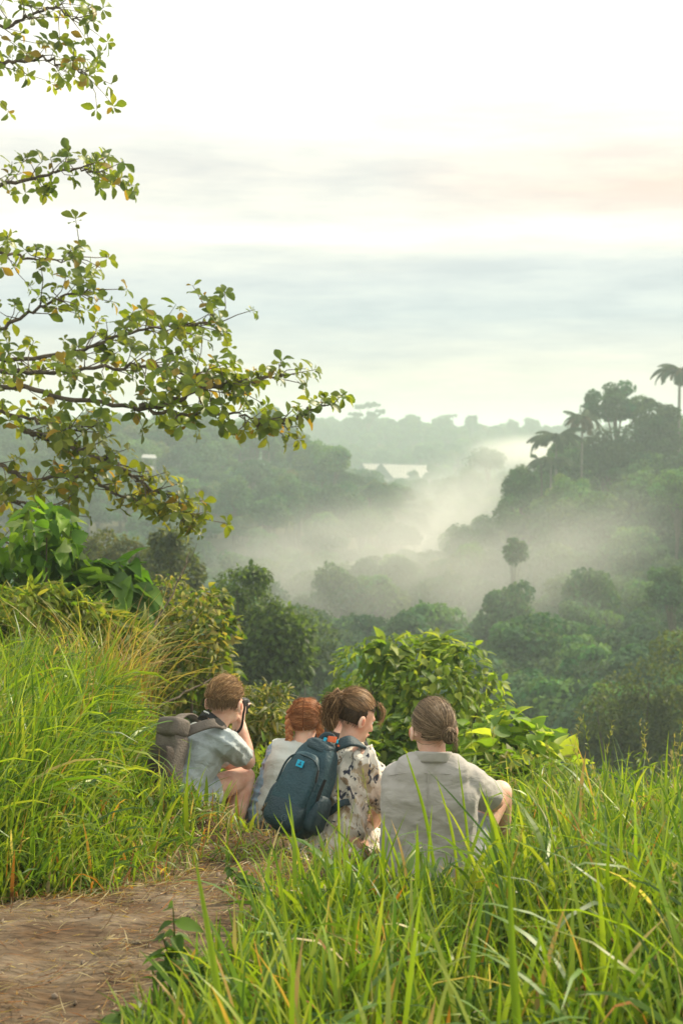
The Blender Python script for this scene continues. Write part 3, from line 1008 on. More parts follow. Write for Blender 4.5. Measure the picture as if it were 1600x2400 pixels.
def hand_prims(w, d, n, lat, curl=.5, s=1.0, spread=.1):
    """palm and five fingers; d toward the fingers, n palm normal (fingers bend toward it), lat toward the thumb"""
    w = np.array(tuple(w), float); d = norm(np.array(d, float)); n = norm(np.array(n, float) - d * np.dot(n, d)); lat = norm(np.cross(n, d)) * (1 if np.dot(np.cross(n, d), lat) > 0 else -1)
    pr = []
    ln = [.92, 1.05, 1.0, .8]
    for i in range(4):
        k = w + d * .085 * s + lat * (.032 - .0215 * i) * s
        pr.append(cap_arr(w + lat * (.014 - .009 * i) * s, k, .0145 * s, .0115 * s, 10, 4))
        a, p, dd_ = 0.0, k, d
        for L, r0, r1 in ((.040, .0098, .009), (.026, .009, .0082), (.021, .0082, .007)):
            a += curl
            q = p + (d * math.cos(a) + n * math.sin(a) + lat * spread * (1.5 - i) * .4) * L * ln[i] * s
            pr.append(cap_arr(p, q, r0 * s, r1 * s, 8, 3))
            p = q
    b = w + d * .022 * s + lat * .024 * s
    k1 = b + norm(d * .6 + lat * .8 + n * .3) * .045 * s
    k2 = k1 + norm(d * .8 + lat * .25 + n * .5) * .03 * s
    k3 = k2 + norm(d * .8 - lat * .1 + n * .6) * .024 * s
    pr += [cap_arr(b, k1, .015 * s, .0115 * s, 8, 3), cap_arr(k1, k2, .0115 * s, .01 * s, 8, 3), cap_arr(k2, k3, .01 * s, .008 * s, 8, 3)]
    return pr


def body_prims(J, s=1.0, hands=None):
    pr = []
    latc = norm(np.array(J['shr']) - np.array(J['shl']))
    lath = norm(np.array(J['hipr']) - np.array(J['hipl']))
    A = {k: np.array(tuple(v), float) for k, v in J.items() if k not in ('hf', 'hu')}
    up_t = norm(A['neck'] - A['pelvis'])
    fw = norm(np.cross(up_t, latc))
    mid = A['pelvis'] * .5 + A['chest'] * .5
    for sg in (-1, 1):
        pr.append(cap_arr(A['pelvis'] + lath * .05 * sg * s, mid + latc * .045 * sg * s, .105 * s, .092 * s))
        pr.append(cap_arr(mid + latc * .045 * sg * s, A['chest'] + latc * .06 * sg * s, .092 * s, .10 * s))
        pr.append(cap_arr(A['chest'] + latc * .06 * sg * s, A['neck'] + latc * .07 * sg * s - up_t * .06 * s, .10 * s, .07 * s))
    pr.append(cap_arr(A['neck'] - up_t * .02, A['shr'], .05 * s, .058 * s)); pr.append(cap_arr(A['neck'] - up_t * .02, A['shl'], .05 * s, .058 * s))
    pr.append(cap_arr(A['neck'] - up_t * .03 * s, A['head'] - np.array([0, 0, .03]) * s, .056 * s, .053 * s))
    for q in 'rl':
        pr.append(cap_arr(A['sh' + q], A['el' + q], .053 * s, .041 * s)); pr.append(cap_arr(A['el' + q], A['el' + q] * .65 + A['wr' + q] * .35, .041 * s, .042 * s)); pr.append(cap_arr(A['el' + q] * .65 + A['wr' + q] * .35, A['wr' + q], .042 * s, .027 * s))
        pr.append(cap_arr(A['hip' + q], A['kn' + q], .085 * s, .056 * s))
        m_ = A['kn' + q] * .68 + A['an' + q] * .32
        pr.append(cap_arr(A['kn' + q], m_, .055 * s, .055 * s)); pr.append(cap_arr(m_, A['an' + q], .055 * s, .036 * s))
        pr.append(cap_arr(A['an' + q] - [0, 0, .03], A['to' + q], .036 * s, .026 * s))
    for h in (hands or []):
        pr += hand_prims(**h)
    return pr, A, up_t, latc, fw


def hairs(at, starts, ends, r_in, thick, cols, seed, seg=8, lift=.0, wav=.006, ell=(.080, .098, .100), cz=.028, cy_=-.006, tail=0.0):
    """strands that lie over the scalp from start to end direction (head coordinates)"""
    g2 = np.random.default_rng(seed)
    mb = MB()
    ell = np.array(ell)
    for a, b in zip(norm(starts), norm(ends)):
        om = math.acos(float(np.clip(a @ b, -1, 1)))
        if om < 1e-3:
            continue
        t_ = np.linspace(0, 1, seg)
        d = (np.sin((1 - t_) * om)[:, None] * a + np.sin(t_ * om)[:, None] * b) / math.sin(om)
        k = 1 + r_in * (.2 + g2.random()) + lift * np.sin(t_ * math.pi) + wav * np.sin(t_ * 9 + g2.random() * 6)[:]
        if g2.random() < .045:
            k = k + (.05 + .14 * g2.random()) * np.sin(t_ * math.pi * (.6 + .4 * g2.random())) ** 1.2
        p = d * ell * k[:, None]
        pts = np.array([at(q[0], q[1] + cy_, q[2] + cz) for q in p])
        v, f = tube(pts, np.linspace(1, .3, seg) * thick * (.5 + .7 * g2.random()), 3)
        c = cols[int(g2.integers(0, len(cols)))]
        cl = .5 + .5 * math.sin(a[0] * 17 + 2 * math.sin(a[2] * 9) + seed) * math.sin(a[1] * 13 + a[2] * 11)
        mb.add(v, f, np.array(c) * (.45 + .75 * cl + .4 * g2.random()))
    return mb


def scalp_cap(at, keep, scale=1.02, ell=(.080, .098, .100), cz=.028, cy_=-.006, col=(.1, .06, .03), n=40, bump=.012, seed=0):
    th, ph = np.linspace(.001, math.pi - .001, n), np.linspace(0, 2 * math.pi, 2 * n, endpoint=False)
    T, H = np.meshgrid(th, ph, indexing='ij')
    d = np.stack([np.sin(T) * np.cos(H), np.sin(T) * np.sin(H), np.cos(T)], -1).reshape(-1, 3)
    g2 = np.random.default_rng(seed)
    k = scale + bump * np.sin(d @ g2.normal(size=3) * 9) * np.sin(d @ g2.normal(size=3) * 13)
    p = d * np.array(ell) * k[:, None]
    v = np.array([at(q[0], q[1] + cy_, q[2] + cz) for q in p])
    i = np.arange(n - 1)[:, None] * 2 * n; j = np.arange(2 * n)[None]
    f = np.stack([i + j, i + 2 * n + j, i + 2 * n + (j + 1) % (2 * n), i + (j + 1) % (2 * n)], -1).reshape(-1, 4)
    ok = keep(d)
    f = f[ok[f].all(1)]
    return v, f, col


def scalp_pts(n, keep, seed):
    g2 = np.random.default_rng(seed)
    d = norm(g2.normal(size=(n * 6, 3)))
    return d[keep(d)][:n]


M_HAIR = leaf_mat('hair', trans=.15, rough=.5, spec=.3, vary=.35, scale=60, tcol=(1.2, .9, .6))
M_SKIN = noise_mat('fair_skin', (.56, .27, .19), (.69, .42, .31), 11, .5, .2, 220, spec=.35, sss=.25, c3=(.77, .53, .42))
M_RED = noise_mat('ear_shade_red', (.55, .17, .11), (.62, .26, .18), 30, .5, .1, 180, spec=.35, sss=.3)  # darker red that paints the shade inside the ears
M_EYE = noise_mat('eye', (.7, .68, .64), (.78, .76, .72), 5, .2)
M_DARK = noise_mat('dark_iris', (.02, .015, .01), (.04, .03, .02), 5, .3)
M_LIP = noise_mat('lip', (.5, .2, .16), (.58, .26, .2), 30, .45)


def cloth_mat(name, c1, c2, scale=20, bump=.35, crease=(8, 8, 26), sheen=.2):
    m_, t_ = new_mat(name)
    tcn = N(t_, 'ShaderNodeTexCoord')
    no = N(t_, 'ShaderNodeTexNoise'); no.inputs['Scale'].default_value = scale; no.inputs['Detail'].default_value = 6
    t_.links.new(tcn.outputs['Object'], no.inputs['Vector'])
    rp_ = ramp(t_, [(.32, c1), (.68, c2)]); t_.links.new(no.outputs[0], rp_.inputs[0])
    pb = N(t_, 'ShaderNodeBsdfPrincipled'); pb.inputs['Roughness'].default_value = .85; pb.inputs['Specular IOR Level'].default_value = .15; pb.inputs['Sheen Weight'].default_value = sheen
    t_.links.new(rp_.outputs[0], pb.inputs['Base Color'])
    mp_ = N(t_, 'ShaderNodeMapping'); mp_.inputs['Scale'].default_value = crease; mp_.inputs['Rotation'].default_value = (0, .12, 0)
    t_.links.new(tcn.outputs['Object'], mp_.inputs[0])
    n2 = N(t_, 'ShaderNodeTexNoise'); n2.inputs['Scale'].default_value = 1.0; n2.inputs['Detail'].default_value = 5; n2.inputs['Distortion'].default_value = .5
    t_.links.new(mp_.outputs[0], n2.inputs['Vector'])
    n3 = N(t_, 'ShaderNodeTexNoise'); n3.inputs['Scale'].default_value = 500
    t_.links.new(tcn.outputs['Object'], n3.inputs['Vector'])
    bn = N(t_, 'ShaderNodeBump'); bn.inputs['Strength'].default_value = min(1.0, bump * 1.8); bn.inputs['Distance'].default_value = .03
    t_.links.new(mathn(t_, 'ADD', n2.outputs[0], mathn(t_, 'MULTIPLY', n3.outputs[0], .04)), bn.inputs['Height']); t_.links.new(bn.outputs[0], pb.inputs['Normal'])
    o_ = N(t_, 'ShaderNodeOutputMaterial'); t_.links.new(pb.outputs[0], o_.inputs[0])
    return m_


M_GREYSHIRT = cloth_mat('grey_linen', (.37, .345, .325), (.405, .38, .355), 9, .3, (7, 7, 15))
M_TEE = cloth_mat('grey_blue_jersey', (.355, .405, .415), (.425, .475, .485), 9, .4, (12, 12, 16))
M_WHITE = cloth_mat('off_white_knit', (.52, .56, .54), (.60, .63, .60), 9, .3, (10, 10, 14))
M_BLACK = cloth_mat('black_cotton', (.012, .011, .011), (.025, .022, .022), 9, .3)
M_SHORTS = cloth_mat('pale_grey_blue_shorts', (.34, .38, .42), (.44, .48, .52), 14, .4, (30, 30, 6))
M_DENIM = cloth_mat('faded_trousers', (.10, .12, .13), (.17, .19, .20), 20, .4)
M_GREYSHORT = cloth_mat('grey_shorts', (.30, .31, .33), (.38, .39, .41), 14, .4)


def pattern_mat(name, base, spots_, scale, bump=.4):
    """blotchy printed cloth: spots_ = [(scale factor, threshold, colour)]"""
    m_, t_ = new_mat(name)
    tcn = N(t_, 'ShaderNodeTexCoord')
    col = base
    for i, (k, th, c) in enumerate(spots_):
        no = N(t_, 'ShaderNodeTexNoise'); no.inputs['Scale'].default_value = scale * k; no.inputs['Detail'].default_value = 4; no.inputs['Distortion'].default_value = 1.2
        mp_ = N(t_, 'ShaderNodeMapping'); mp_.inputs['Location'].default_value = (i * 3.3, i * 1.7, i * 2.1); mp_.inputs['Scale'].default_value = (1, 1, .75)
        t_.links.new(tcn.outputs['Object'], mp_.inputs[0]); t_.links.new(mp_.outputs[0], no.inputs['Vector'])
        mr = N(t_, 'ShaderNodeMapRange'); mr.inputs['From Min'].default_value = th; mr.inputs['From Max'].default_value = th + .035
        t_.links.new(no.outputs[0], mr.inputs['Value'])
        col = mixc(t_, mr.outputs[0], col, c)
    pb = N(t_, 'ShaderNodeBsdfPrincipled'); pb.inputs['Roughness'].default_value = .8; pb.inputs['Specular IOR Level'].default_value = .15; pb.inputs['Sheen Weight'].default_value = .15
    t_.links.new(col, pb.inputs['Base Color'])
    n2 = N(t_, 'ShaderNodeTexNoise'); n2.inputs['Scale'].default_value = 16; n2.inputs['Detail'].default_value = 5; n2.inputs['Distortion'].default_value = .6
    mp_ = N(t_, 'ShaderNodeMapping'); mp_.inputs['Scale'].default_value = (1.6, 1.6, .6); t_.links.new(tcn.outputs['Object'], mp_.inputs[0]); t_.links.new(mp_.outputs[0], n2.inputs['Vector'])
    bn = N(t_, 'ShaderNodeBump'); bn.inputs['Strength'].default_value = bump; bn.inputs['Distance'].default_value = .03
    t_.links.new(n2.outputs[0], bn.inputs['Height']); t_.links.new(bn.outputs[0], pb.inputs['Normal'])
    o_ = N(t_, 'ShaderNodeOutputMaterial'); t_.links.new(pb.outputs[0], o_.inputs[0])
    return m_


M_FLORAL = pattern_mat('floral_print', (.66, .62, .55), [(1.0, .56, (.47, .38, .27)), (1.4, .59, (.27, .19, .12)), (1.7, .60, (.05, .055, .08)), (2.4, .62, (.38, .28, .18))], 14)
M_PLAID = pattern_mat('pale_blue_print', (.26, .38, .50), [(1, .52, (.40, .46, .55)), (1.4, .56, (.30, .28, .38)), (1.8, .6, (.16, .28, .40))], 14)


class Person:
    def __init__(s, label, base, J, scale=1.0, hands=None, voxel=.0063, skin=None):
        s.base = np.array(tuple(base), float)
        pr, s.A, s.up, s.lat, s.fw = body_prims(J, scale, hands)
        hp, at, s.hax = head_prims(J['head'], J['hf'], J['hu'], scale)
        s.at = lambda x, y, z: at(x, y, z) - s.base
        s.sc = scale
        v, q = remesh(pr + hp, voxel, 5)
        me = mesh_np('person', v - s.base, q, mats=[skin or M_SKIN])
        s.o = link('person', me)
        s.o.location = base
        tag(s.o, label, 'person', 'people sitting in the grass')
        f, u = s.hax[1], s.hax[2]
        for sg in (-1, 1):
            ev, ef, ec = ell_arr(at(sg * .031, .074, .004) - s.base, (.0125 * scale,) * 3, s.hax)
            e = link('eye', mesh_np('eye', ev, [ef, ec], mats=[M_EYE]), s.o)
            iv, jf, ic = ell_arr(at(sg * .031, .0845, .003) - s.base, (.005 * scale, .003 * scale, .005 * scale), s.hax)
            link('iris', mesh_np('iris', iv, [jf, ic], mats=[M_DARK]), e)
        for sg in (-1, 1):
            hv, hf_, hc_ = ell_arr(at(sg * .1015, -.012, -.006) - s.base, (.0035 * scale, .009 * scale, .017 * scale), (norm(s.hax[0] * sg + s.hax[1] * -.35), s.hax[1], s.hax[2]))
            link('ear_hollow_shade', mesh_np('ear_hollow_shade', hv, [hf_, hc_], mats=[M_RED]), s.o)  # raised oval; its dark red imitates shade in the ear's hollow
        lv, lf, lc_ = ell_arr(at(0, .0975, -.056) - s.base, (.021 * scale, .006 * scale, .008 * scale), s.hax)
        link('lips', mesh_np('lips', lv, [lf, lc_], mats=[M_LIP]), s.o)

    def cloth(s, name, prims, mat, voxel=.008, it=5, disp=None, cuts=None, label=None):
        v, q = remesh(prims, voxel, it, disp=disp, cuts=cuts)
        o = link(name, mesh_np(name, v - s.base, q, mats=[mat]), s.o)
        if label:
            o['label'] = label
        return o

    def torso(s, g_=.018, low=0.0, top=.03):
        """torso prims inflated by g_ for a shirt"""
        A, up_t, latc, k = s.A, s.up, s.lat, s.sc
        mid = A['pelvis'] * .5 + A['chest'] * .5
        lath = norm(A['hipr'] - A['hipl'])
        pr = []
        for sg in (-1, 1):
            pr.append(cap_arr(A['pelvis'] + lath * .05 * sg * k + up_t * low, mid + latc * .05 * sg * k, .105 * k + g_, .095 * k + g_))
            pr.append(cap_arr(mid + latc * .05 * sg * k, A['chest'] + latc * .06 * sg * k, .095 * k + g_, .103 * k + g_))
            pr.append(cap_arr(A['chest'] + latc * .06 * sg * k, A['neck'] + latc * .07 * sg * k - up_t * .06 * k, .103 * k + g_, .07 * k + g_))
            sh = A['shr'] if sg > 0 else A['shl']
            pr.append(cap_arr(A['neck'] - up_t * .02 * k, sh, .05 * k + g_ * .7, .058 * k + g_))
        return pr

    def sleeve(s, q, frac, r0, r1):
        e = s.A['sh' + q] * (1 - frac) + s.A['el' + q] * frac
        return cap_arr(s.A['sh' + q], e, r0, r1)

    def hem(s, q, frac, rad=.13):
        e = s.A['sh' + q] * (1 - frac) + s.A['el' + q] * frac
        return (e, s.A['el' + q] - s.A['sh' + q], rad)

    def part(s, name, mb, mat, sm=True, parent=None):
        o = link(name, mb.mesh(name, [mat], sm), parent or s.o)
        if name == 'hair_lock':
            o.name = 'hair_strands'
            o['kind'] = 'stuff'
        return o


def strap_arr(pts, w, th, ref, n=24):
    """flat band following the points; ref is the direction its face looks along"""
    sp = spline(pts, n)
    tan = norm(np.gradient(sp, axis=0))
    ref = np.array(ref, float)
    nr_ = np.array([norm(ref_ - t_ * np.dot(ref_, t_)) for ref_, t_ in zip(np.broadcast_to(ref, sp.shape) if ref.ndim == 1 else ref, tan)])
    sd = np.cross(tan, nr_)
    sec = [(-.5, -.5), (.5, -.5), (.5, .3), (.35, .5), (-.35, .5), (-.5, .3)]
    v = np.stack([sp + sd * a * w + nr_ * b * th for a, b in sec], 1).reshape(-1, 3)
    k = len(sec)
    i = np.arange(n - 1)[:, None] * k; j = np.arange(k)[None]
    f = np.stack([i + j, i + (j + 1) % k, i + k + (j + 1) % k, i + k + j], -1).reshape(-1, 4)
    return v, f


# ---- crouching man with the camera
b1 = P(500, 2000, 7.0)
J1 = dict(head=P(527, 1648, 6.95), hf=(.42, .88, -.08), hu=(.06, .12, 1), neck=P(503, 1712, 6.93), chest=P(464, 1760, 6.93), pelvis=P(412, 1856, 6.86),
          shr=P(533, 1742, 6.82), shl=P(455, 1724, 7.08), elr=P(580, 1785, 7.03), ell=P(556, 1800, 7.34), wrr=P(564, 1698, 7.10), wrl=P(556, 1700, 7.26),
          hipr=P(440, 1872, 6.80), hipl=P(420, 1862, 6.96), knr=P(573, 1822, 7.12), knl=P(556, 1838, 7.36), anr=P(530, 2005, 6.98), anl=P(516, 2000, 7.2), tor=P(580, 2022, 7.12), tol=P(566, 2015, 7.32))
man = Person('man crouching in the grass in a grey-blue T-shirt, raising a camera to his eye', b1, J1, 1.0,
             [dict(w=J1['wrr'], d=P(569, 1645, 7.12) - P(564, 1698, 7.10), n=(-.75, .2, .0), lat=(0, -1, 0), curl=.42), dict(w=J1['wrl'], d=P(560, 1655, 7.24) - P(556, 1700, 7.26), n=(.2, .3, .2), lat=(-1, 0, 0), curl=.6)])
man.cloth('t_shirt', man.torso(.016, .05) + [man.sleeve('r', .66, .072, .066), man.sleeve('l', .66, .072, .066)], M_TEE, disp=folds([((25, 10, 40), 1), ((-40, 20, 30), .8), ((60, 0, -25), .6)], .0042, 1),
          cuts=[man.hem('r', .66), man.hem('l', .66), (man.A['neck'] + man.up * .012, man.up, .085), (man.A['pelvis'] - man.up * .03, -man.up, .3)])
A = man.A
man.cloth('shorts', [cap_arr(A['pelvis'] - man.lat * .05, A['pelvis'] + man.lat * .05, .122, .122)] + [cap_arr(A['hip' + q], A['hip' + q] * .62 + A['kn' + q] * .38, .102, .094) for q in 'rl'], M_SHORTS,
          disp=folds([((50, 30, 10), 1)], .004, 2), cuts=[(A['hip' + q] * .62 + A['kn' + q] * .38, A['kn' + q] - A['hip' + q], .16) for q in 'rl'])
for q in 'rl':
    man.cloth('shoe', [cap_arr(A['an' + q] - [0, 0, .04], A['to' + q], .048, .036)], M_DENIM)
HB = [(.32, .18, .075), (.40, .24, .11), (.24, .135, .06), (.48, .31, .15)]
kp = lambda d: (d[:, 2] > -.36 + .75 * np.clip(d[:, 1], 0, 1)) & ~((d[:, 2] < .1) & (d[:, 1] > .12))
v, f, c = scalp_cap(man.at, kp, 1.0, col=(.22, .13, .065), seed=1)
mb = MB(); mb.add(v, f, c)
hair = man.part('hair', mb, M_HAIR)
top = lambda d: d[:, 2] > .05 + .3 * np.clip(d[:, 1], 0, 1) * 0
s_ = scalp_pts(1800, lambda d: kp(d) & (d[:, 2] > .0), 2); g_ = np.random.default_rng(5)
e_ = s_ + np.array([.15, .55, .1]) * (.3 + .7 * np.clip(s_[:, 2:3], 0, 1)) + g_.normal(size=s_.shape) * .09
mb = hairs(man.at, s_, e_, .10, .0014, HB, 3, lift=.06, wav=.002)
s_ = scalp_pts(1100, lambda d: kp(d) & (d[:, 2] < .15), 6)
mb2 = hairs(man.at, s_, s_ + np.array([0, -.02, -.28]) + np.random.default_rng(6).normal(size=s_.shape) * .05, .015, .0013, [(.18, .11, .055), (.24, .15, .08), (.3, .19, .11)], 7, seg=5)
man.part('hair_lock', mb, M_HAIR, parent=hair); man.part('hair_lock', mb2, M_HAIR, parent=hair)

# camera held to his eye: body, lens, viewfinder hump, neck strap, hand strap
M_CAM = noise_mat('black_camera_body', (.012, .012, .013), (.022, .022, .023), 60, .45, .3, 200)
M_STRAP = noise_mat('black_webbing', (.010, .010, .011), (.02, .02, .021), 80, .8, .4, 400)
M_PRINT = noise_mat('white_print', (.65, .65, .63), (.75, .75, .73), 30, .7)
cb = P(553, 1654, 7.20)
cam_t = root('photo_camera', cb, 'black camera held to the crouching man\'s eye, strap around his neck', 'camera')
cf = norm(np.array(J1['hf'])); cr = norm(np.cross(cf, [0, 0, 1])); cu = np.cross(cr, cf)


def rbox(c, h, ax, e=.35, n=14):
    """rounded box: superellipsoid, half sizes h along axes ax"""
    th, ph = np.linspace(-math.pi / 2, math.pi / 2, n), np.linspace(-math.pi, math.pi, 2 * n, endpoint=False)
    T, H = np.meshgrid(th, ph, indexing='ij')
    sg = lambda x, p: np.sign(x) * np.abs(x) ** p
    v = np.stack([sg(np.cos(T), e) * sg(np.cos(H), e) * h[0], sg(np.cos(T), e) * sg(np.sin(H), e) * h[1], sg(np.sin(T), e) * h[2]], -1).reshape(-1, 3)
    v = v @ np.array([norm(np.array(tuple(a))) for a in ax]) + np.array(tuple(c))
    i = np.arange(n - 1)[:, None] * 2 * n; j = np.arange(2 * n)[None]
    f = np.stack([i + j, i + (j + 1) % (2 * n), i + 2 * n + (j + 1) % (2 * n), i + 2 * n + j], -1).reshape(-1, 4)
    return v, f


def simple(name, arrs, mat, parent, sm=True):
    mb_ = MB()
    for a in arrs:
        mb_.add(a[0], a[1])
    return link(name, mb_.mesh(name, [mat], sm), parent)


simple('body', [rbox((0, 0, 0), (.062, .026, .042), (cr, cf, cu), .25)], M_CAM, cam_t)
simple('viewfinder', [rbox(-cf * .02 + cu * .045, (.022, .026, .018), (cr, cf, cu), .35)], M_CAM, cam_t)
v, f, cp = cap_arr(cf * .02, cf * .10, .034, .031, 20, 2)
link('lens', mesh_np('lens', v, [f, cp], mats=[M_CAM]), cam_t)
nk = np.array(tuple(P(503, 1700, 6.86))) - np.array(tuple(cb))
toL = lambda *a: np.array(tuple(P(*a))) - np.array(tuple(cb))
v, f = strap_arr([toL(560, 1705, 7.22), toL(541, 1722, 7.02), toL(528, 1706, 6.845), toL(508, 1688, 6.80), toL(484, 1672, 6.86), toL(470, 1680, 7.0), toL(520, 1700, 7.2)], .036, .004,
                 np.array([norm(np.array([.1, -.8, .5]) + .6 * np.array([math.sin(k_ * .2 - 2), 0, .3])) for k_ in range(40)]), 40)
st = link('neck_strap', mesh_np('neck_strap', v, f, mats=[M_STRAP]), cam_t)
mb = MB()
for i_, (a_, b_2) in enumerate([((482, 1667), (485, 1671)), ((486, 1669), (490, 1673)), ((478, 1666), (481, 1669))]):
    v, f = tube([toL(*a_, 6.832), toL(*b_2, 6.828)], [.0035, .0035], 5); mb.add(v, f)
link('strap_print', mb.mesh('strap_print', [M_PRINT]), st)
v, f = strap_arr([toL(569, 1642, 7.09), toL(573, 1657, 7.06), toL(570, 1676, 7.04), toL(568, 1695, 7.03), toL(563, 1709, 7.02), toL(554, 1719, 7.02)], .014, .003, np.array([-.6, -.8, 0]), 24)
link('hand_strap', mesh_np('hand_strap', v, f, mats=[M_STRAP]), cam_t)

# his small grey-brown backpack
M_PACK = noise_mat('grey_brown_canvas', (.11, .092, .08), (.165, .14, .12), 25, .85, .5, 120)
M_PACKD = noise_mat('dark_brown_canvas', (.045, .037, .03), (.075, .06, .05), 25, .85, .5, 120)
pc = P(396, 1772, 6.72)
pk1 = root('backpack', pc, 'small grey-brown backpack worn by the crouching man', 'backpack')
hu = norm(np.array(tuple(P(424, 1690, 6.84) - P(390, 1850, 6.72)))); ho = norm(np.array([-.72, -.62, .25])); ho = norm(ho - hu * np.dot(ho, hu)); hw_ = np.cross(hu, ho)
v, f = rbox((0, 0, 0), (.088, .05, .16), (hw_, ho, hu), .42, 20)
hh_ = (v @ hu) / .17
v = v - np.outer(np.sign(v @ hw_) * np.abs(v @ hw_) * .25 * np.clip(hh_, 0, 1), hw_) + np.outer(.012 * np.sin(hh_ * 7 + (v @ hw_) * 30), ho)
bo = link('bag', mesh_np('bag', v, f, mats=[M_PACK]), pk1)
v, f = rbox(ho * .05 - hu * .05, (.085, .03, .09), (hw_, ho, hu), .4, 14)
link('front_pocket', mesh_np('front_pocket', v, f, mats=[M_PACKD]), bo)
v, f = rbox(hu * .135 + ho * .01, (.085, .055, .05), (hw_, ho, hu), .5, 14)
link('flap', mesh_np('flap', v, f, mats=[M_PACK]), pk1)
toP = lambda *a: np.array(tuple(P(*a))) - np.array(tuple(pc))
v, f = tube(spline([toP(407, 1706, 6.74), toP(405, 1692, 6.72), toP(424, 1690, 6.74), toP(436, 1700, 6.76), toP(428, 1714, 6.76)], 16), .008, 8)
link('grab_handle', mesh_np('grab_handle', v, f, mats=[M_PACKD]), pk1)
for pts_, rf_ in (([toP(424, 1722, 6.76), toP(450, 1710, 6.765), toP(480, 1699, 6.77), toP(506, 1695, 6.79), toP(530, 1706, 6.86), toP(540, 1735, 6.98)], (.1, -.75, .65)),
                  ([toP(408, 1704, 6.83), toP(418, 1684, 6.92), toP(436, 1674, 7.0), toP(455, 1684, 7.12), toP(468, 1720, 7.18)], (-.2, -.4, .9)),
                  ([toP(420, 1838, 6.76), toP(445, 1830, 6.78), toP(470, 1812, 6.84), toP(485, 1780, 6.95)], (.3, -.9, .2))):
    v, f = strap_arr(pts_, .05 if rf_[0] < .25 else .022, .010, np.array(rf_), 24)
    link('strap', mesh_np('strap', v, f, mats=[M_PACK]), pk1)

# ---- red-haired woman in the white top
b2 = P(680, 1945, 7.2)
J2 = dict(head=P(716, 1693, 7.2), hf=(.12, .97, -.2), hu=(.0, .2, 1), neck=P(711, 1744, 7.16), chest=P(695, 1795, 7.14), pelvis=P(660, 1905, 7.08),
          shr=P(775, 1764, 7.2), shl=P(651, 1760, 7.2), elr=P(800, 1850, 7.36), ell=P(618, 1850, 7.24), wrr=P(780, 1890, 7.55), wrl=P(602, 1925, 7.34),
          hipr=P(690, 1915, 7.12), hipl=P(630, 1915, 7.12), knr=P(730, 1850, 7.52), knl=P(675, 1850, 7.52), anr=P(735, 1935, 7.74), anl=P(680, 1935, 7.74), tor=P(740, 1938, 7.85), tol=P(680, 1938, 7.85))
red = Person('red-haired woman with two braids in a white top sitting beside the teal backpack', b2, J2, .92,
             [dict(w=J2['wrl'], d=(-.1, .6, -.5), n=(0, -.3, -1), lat=(1, 0, 0), curl=.2)], .0075)
red.cloth('white_top', red.torso(.014, .02), M_WHITE, disp=folds([((12, 10, 30), 1), ((40, 20, 20), .5)], .003, 11), cuts=[(red.A['neck'] + red.up * .0, red.up, .09), (red.A['shl'], red.A['shl'] - red.A['neck'], .085)])
A = red.A
red.cloth('blue_sleeve', [cap_arr(A['shl'] - red.lat * -.015, A['ell'], .066, .058), cap_arr(A['ell'], A['ell'] * .25 + A['wrl'] * .75, .058, .055), cap_arr(A['shl'], A['pelvis'] - norm(A['hipr'] - A['hipl']) * .09, .06, .085)], M_PLAID, disp=folds([((20, 20, 60), 1), ((60, 20, 20), .6)], .005, 12), label='pale blue printed sleeve')
red.cloth('trousers', [cap_arr(A['hipl'], A['hipr'], .125, .125)] + [cap_arr(A['hip' + q], A['kn' + q], .095, .07) for q in 'rl'] + [cap_arr(A['kn' + q], A['an' + q], .07, .055) for q in 'rl'], M_DENIM, disp=folds([((40, 30, 20), 1)], .004, 13))
for q in 'rl':
    red.cloth('shoe', [cap_arr(A['an' + q] - [0, 0, .03], A['to' + q], .045, .034)], M_BLACK)
RH = [(.38, .15, .055), (.30, .105, .036), (.48, .22, .09), (.22, .075, .028)]
kr = lambda d: (d[:, 2] > -.62 + .9 * np.clip(d[:, 1], 0, 1)) & ~((d[:, 2] < .25) & (d[:, 1] > .35))
v, f, c = scalp_cap(red.at, kr, 1.01, col=(.24, .075, .022), seed=3)
mb = MB(); mb.add(v, f, c); hair = red.part('hair', mb, M_HAIR)
g_ = np.random.default_rng(21)
st_, en_ = [], []
for i in range(1500):
    sg = -1 if i % 2 else 1
    a = -.55 + 2.6 * g_.random()      # angle along the part from nape over the crown to the front
    st_.append((sg * .04, -math.cos(a - .2), math.sin(a - .2)))
    en_.append((sg * .95, -.25 + .25 * g_.normal(), .15 + .25 * (a - .7) + .12 * g_.normal()))
mb = hairs(red.at, np.array(st_), np.array(en_) + g_.normal(size=(1500, 3)) * .05, .06, .0014, RH, 22, lift=.03, wav=.004); red.part('hair_lock', mb, M_HAIR, parent=hair)
for sg in (-1, 1):
    mb = MB()
    if sg < 0:
        ctl = [red.at(-.05, .02, .11), red.at(-.078, -.01, .06), red.at(-.086, -.035, 0), red.at(-.082, -.05, -.05), red.at(-.085, -.055, -.10), red.at(-.095, -.05, -.145)]
    else:
        ctl = [red.at(.05, .02, .11), red.at(.078, -.01, .06), red.at(.088, -.03, .01), red.at(.085, -.035, -.035), red.at(.082, .0, -.075), red.at(.08, .05, -.12)]
    sp = spline(ctl, 22)
    for i in range(21):
        t_ = norm(sp[i + 1] - sp[i]); sd = norm(np.cross(t_, red.hax[1])) * (1 if i % 2 else -1)
        r_ = .0165 * (1 - .35 * i / 21) * (1.12 if i > 2 else .8)
        v, f, cp = ell_arr(sp[i] + sd * r_ * .45, (r_ * 1.5, r_ * .8, r_ * .85), (norm(t_ + sd * .75), np.cross(norm(t_ + sd * .75), red.hax[1]), red.hax[1]))
        mb.add(v, f, np.array(RH[i % 3]) * (.75 + .5 * g_.random()))
    red.part('braid', mb, M_HAIR)
mb = MB()
